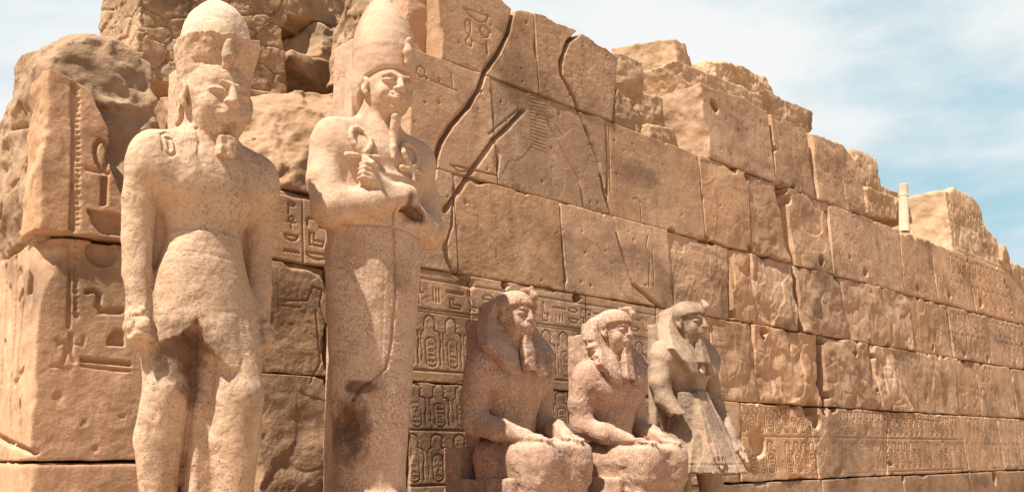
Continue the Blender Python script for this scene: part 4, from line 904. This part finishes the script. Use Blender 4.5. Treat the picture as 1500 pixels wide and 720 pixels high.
def royal_beard(p, hc, s, seed, ln=1.):
    q = rotx(p, hc, .06); x, y, z = (q[0]-hc[0])/s, (q[1]-hc[1])/s, (q[2]-hc[2])/s
    hw = np.interp(z, [-1.95*ln, -.8], [.30, .19]); hd = np.interp(z, [-1.95*ln, -.8], [.24, .16]); yc = np.interp(z, [-1.95*ln, -.8], [-.86, -.66])
    d = np.maximum(np.maximum(np.abs(x)-hw, np.abs(y-yc)-hd), np.maximum(z+.72, -1.92*ln-z))
    br = np.maximum(np.maximum(np.abs(x)-.12, np.abs(y+.45)-.38), np.maximum(z+.9, -1.75*ln-z))
    return sU(.04, d, br)*s*.9+rough_(p, .006, 13, seed)
def chips(p, seed, amp, thr=.2, f=4.5): return amp*np.clip(fbm(p[0]*f, p[1]*f, p[2]*f, 4, seed)-thr, 0, 1)

# --- 3 and 4: enthroned kings
def seated(S, label, dz, sc, seed, face_smile, lap, nem_break):
    root = empty('royal_statue', (*S, 0), label, 'statue', 'royal statues before the wall')
    hc = (-.02, -.06, 2.75+dz); s = .222*sc
    def body(p):
        x, y, z = p; z = z-dz; q = (x, y, z); ax = (np.abs(x), y, z)
        d = sU(.13, ell(q, (0, .03, 2.16), (.355, .22, .30)), ell(q, (0, .03, 1.85), (.255, .195, .36)))
        d = sU(.09, d, ell(ax, (.17, -.10, 2.17), (.17, .09, .12)))
        d = sU(.09, d, ell(ax, (.355, .03, 2.26), (.14, .155, .17)), chain(ax, [(0, .06, 2.44), (.33, .04, 2.33)], [.13, .11]))
        d = sU(.06, d, cap(q, (0, .03, 2.3), (0, -.02, 2.70), .16, .135))
        for sg in (-1, 1):
            a = chain((x*sg, y, z), [(.375, .04, 2.25), (.40, .07, 2.02), (.395, .06, 1.80)], [.13, .122, .112], .05)
            a = sU(.06, a, chain((x*sg, y, z), [(.395, .06, 1.80), (.35, -.20, 1.73), (.25, -.42, 1.675)], [.112, .096, .066], .05))
            a = sU(.025, a, hand_flat((x*sg, y, z), (.24, -.42, 1.675), (.20, -.67, 1.64), (1, 0, 0), .95, -1))
            th = chain((x*sg, y, z), [(.19, .05, 1.48), (.195, -.32, 1.48), (.19, -.56, 1.47)], [.18, .17, .15], .05)
            cf = chain((x*sg, y, z), [(.19, -.56, 1.46), (.185, -.52, 1.1), (.18, -.50, .72)], [.15, .14, .10], .05)
            ft = cap((x*sg, y, z), (.18, -.52, .68), (.19, -.86, .62), .09, .055)
            d = sU(.04, d, sU(.05, th, cf, ft)); d = sU(.03, d, a)
        kl = box(q, (0, -.26, 1.43), (.345, .42, .185), .07)
        d = sU(.05, d, kl); d = sU(.03, d, box(q, (0, -.36, 1.0), (.32, .25, .48), .06))
        d = sU(.02, d, box(ax, (.30, .12, 2.0), (.12, .05, .3), .02))
        d = sU(.05, d, face(p, hc, s, .0, .0, True, face_smile))
        rk_ = ss(1.75, 1.35, z)
        return d+chips(p, seed, .03, .3)*rk_+chips(p, seed+2, .012, .3, 7)*(1-.7*(z > 2.45))+rough_(p, .0035, 13, seed)+.0025*fbm(x*28, y*28, z*28, 2, seed+5)
    part('body', body, root, (-.6, -1.0, .5+dz), (.6, .38, 3.05+dz), .0095, M_g3)
    def nm(p):
        d = nemes(p, hc, s, seed+1)
        if nem_break: d = sS(.02, d, ell(p, (-.44, .05, 2.58+dz), (.11, .35, .30))+.07*fbm(p[0]*7, p[1]*7, p[2]*7, 3, seed+8))
        return np.maximum(d, -(ell(p, (hc[0], hc[1]-.02, hc[2]), (.66*s, .8*s, .5*s))))+chips(p, seed+4, .015, .2, 8)
    part('headcloth', nm, root, (-.52, -.42, 2.10+dz), (.52, .40, 3.15+dz), .009, M_g3)
    part('beard', lambda p: royal_beard(p, hc, s, seed+2, 1.12), root, (-.16, -.48, 2.16+dz), (.16, .1, 2.68+dz), .008, M_g3)
    part('uraeus', lambda p: chain(p, [(0, hc[1]-.90*s, hc[2]+.50*s), (0, hc[1]-.99*s, hc[2]+.75*s), (0, hc[1]-.80*s, hc[2]+1.05*s), (0, hc[1]-.2*s, hc[2]+1.12*s)], [.02, .028, .026, .015], .02)+rough_(p, .010, 16, 4), root, (-.1, -.5, 2.8+dz), (.1, .05, 3.15+dz), .008, M_g3, 'worn cobra on the brow')
    def thr(p):
        d = U_(box(p, (0, .06, .98+dz), (.40, .46, .34), .02), box(p, (0, .40, 1.25+dz), (.40, .12, .33), .02), box(p, (0, -.2, .55+dz), (.42, .78, .12), .02))
        return d+chips(p, seed+9, .04, .1, 4)+rough_(p, .008, 9, 3)
    part('throne', thr, root, (-.55, -1.2, .38+dz), (.55, .58, 1.68+dz), .014, M_g3)
    part('back_pillar', lambda p: box(p, (0, .34, 2.0+dz), (.20, .10, .75), .015)+rough_(p, .008, 8, 5), root, (-.28, .15, 1.2+dz), (.28, .5, 2.85+dz), .014, M_g3)
    part('pedestal', lambda p: box(p, (0, -.3, .22+dz/2), (.55, .95, .23+dz/2), .03)+rough_(p, .012, 4, 16), root, (-.65, -1.4, -.1), (.65, .8, .6+dz), .025, M_g3)
seated((5.45, -1.05), 'enthroned pink granite king with whole headcloth, right beside the mummy-shaped king', .02, 1., 101, 1., 1., False)
seated((6.82, -1.05), 'enthroned king with ragged broken headcloth edge, between another enthroned king and the standing one', .0, .98, 131, .5, .95, True)

# --- 5: standing king with a broken forearm and stiff apron
S5 = (8.14, -1.0)
st5 = empty('royal_statue', (*S5, 0), 'standing grey-stained king in headcloth and stiff apron, forearm broken off, rightmost statue', 'statue', 'royal statues before the wall')
HC5 = (-.02, -.06, 2.965); s5 = .235
M5 = Map(-.7, 1., 200, 370)
for i in range(6):
    a_ = -.3+.12*i; M5.line([(a_*.35, 2.2), (a_, 1.36)], .006, .003)
M5.line([(-.45, 1.42), (.45, 1.42)], .01, .008); M5.line([(-.1, 2.2), (-.16, 1.36)], .012, .012); M5.line([(.1, 2.2), (.16, 1.36)], .012, .012)
def body5(p):
    x, y, z = p; ax = (np.abs(x), y, z)
    d = sU(.13, ell(p, (0, .03, 2.52), (.39, .22, .27)), ell(p, (0, .03, 2.2), (.27, .19, .33)), ell(p, (0, .03, 1.95), (.31, .20, .25)))
    d = sU(.07, d, ell(ax, (.18, -.10, 2.50), (.17, .09, .11)))
    d = sU(.09, d, ell(ax, (.39, .03, 2.59), (.14, .15, .16)), chain(ax, [(0, .06, 2.76), (.36, .04, 2.65)], [.13, .11]))
    d = sU(.06, d, cap(p, (0, .03, 2.6), (0, -.02, 2.98), .15, .13))
    t = ss(2.2, 1.33, z)
    kl = econe(p, (0, -.10*0, 0), [1.33, 1.7, 2.2], [.40, .37, .28], [.25, .235, .2], 2.4)
    ap = np.maximum(np.maximum(np.abs(x)-np.interp(z, [1.33, 2.2], [.34, .10]), np.interp(z, [1.33, 2.22], [-.56, -.19])-y), np.maximum(y-.05, slabz(p, 1.33, 2.22)))
    d = sU(.02, d, sU(.04, kl, ap*.9))
    d = sS(.015, d, ell(p, (-.42, -.30, 1.62), (.22, .09, .36))+.02*fbm(x*6, y*6, z*6, 3, 55))
    # arms: viewer's left broken below the elbow, viewer's right whole with its hand flat on the apron
    aR = chain(p, [(-.42, .03, 2.57), (-.455, .03, 2.30), (-.44, -.02, 2.12), (-.38, -.16, 1.93)], [.122, .112, .10, .085], .05)
    aR = np.maximum(aR, (1.955-z)*.7-(y+.1)*.5*0+.02*fbm(x*14, y*14, z*14, 3, 56))
    aL = chain(p, [(.42, .03, 2.57), (.46, .02, 2.30), (.44, -.05, 2.08), (.36, -.33, 1.72)], [.122, .112, .10, .065], .05)
    aL = sU(.02, aL, hand_flat(p, (.35, -.36, 1.70), (.27, -.57, 1.44), (.95, .1, -.2), 1.05, -1))
    hR = hand_flat(p, (-.20, -.475, 1.62), (-.19, -.565, 1.38), (1, 0, 0), 1.0, 1)
    d = sU(.03, d, aR, aL); d = sU(.012, d, hR)
    d = sU(.03, d, box(ax, (.34, .14, 2.2), (.12, .05, .42), .02))
    legs = sU(.04, chain(p, [(-.16, .05, 1.5), (-.16, .02, 1.15), (-.16, .05, .62)], [.15, .13, .10]), chain(p, [(.16, -.1, 1.5), (.16, -.18, 1.15), (.16, -.15, .62)], [.15, .13, .10]), cap(p, (-.16, .05, .6), (-.16, -.25, .54), .085, .05), cap(p, (.16, -.15, .6), (.16, -.48, .54), .085, .05))
    d = U_(d, legs)
    d = sU(.05, d, face(p, HC5, s5, 0, 0, True, .8))
    d = sS(.008, d, ell(p, (-.10, -.22, 2.26), (.03, .05, .03)))
    return d+groove2d(M5, p, y < -.1)+chips(p, 77, .010, .3, 6)+rough_(p, .0035, 11, 57)
part('body', body5, st5, (-.66, -.72, .44), (.66, .36, 3.3), .0095, M_g5)
part('headcloth', lambda p: np.maximum(nemes(p, HC5, s5, 58), -(ell(p, (HC5[0], HC5[1]-.02, HC5[2]), (.66*s5, .8*s5, .5*s5)))), st5, (-.5, -.42, 2.3), (.5, .40, 3.42), .009, M_g5)
part('beard', lambda p: royal_beard(p, HC5, s5, 59, .95), st5, (-.16, -.45, 2.5), (.16, .1, 2.95), .008, M_g5)
part('uraeus', lambda p: chain(p, [(-.02, -.275, 3.09), (-.02, -.295, 3.14), (-.02, -.26, 3.20)], [.022, .03, .022], .02)+rough_(p, .008, 16, 4), st5, (-.1, -.4, 3.02), (.1, -.15, 3.28), .008, M_g5)
part('pendant', lambda p: cap(p, (-.02, -.215, 2.47), (-.02, -.22, 2.43), .033, .03)+rough_(p, .002, 16, 4), st5, (-.1, -.3, 2.36), (.08, -.12, 2.54), .008, M_crown)
part('back_pillar', lambda p: box(p, (0, .29, 1.75), (.17, .14, 1.25), .015)+rough_(p, .006, 8, 5), st5, (-.25, .1, .4), (.25, .5, 3.1), .014, M_g5)
part('pedestal', lambda p: box(p, (0, -.1, .25), (.45, .65, .26), .03)+rough_(p, .012, 4, 16), st5, (-.6, -.9, -.1), (.6, .7, .6), .025, M_g5)
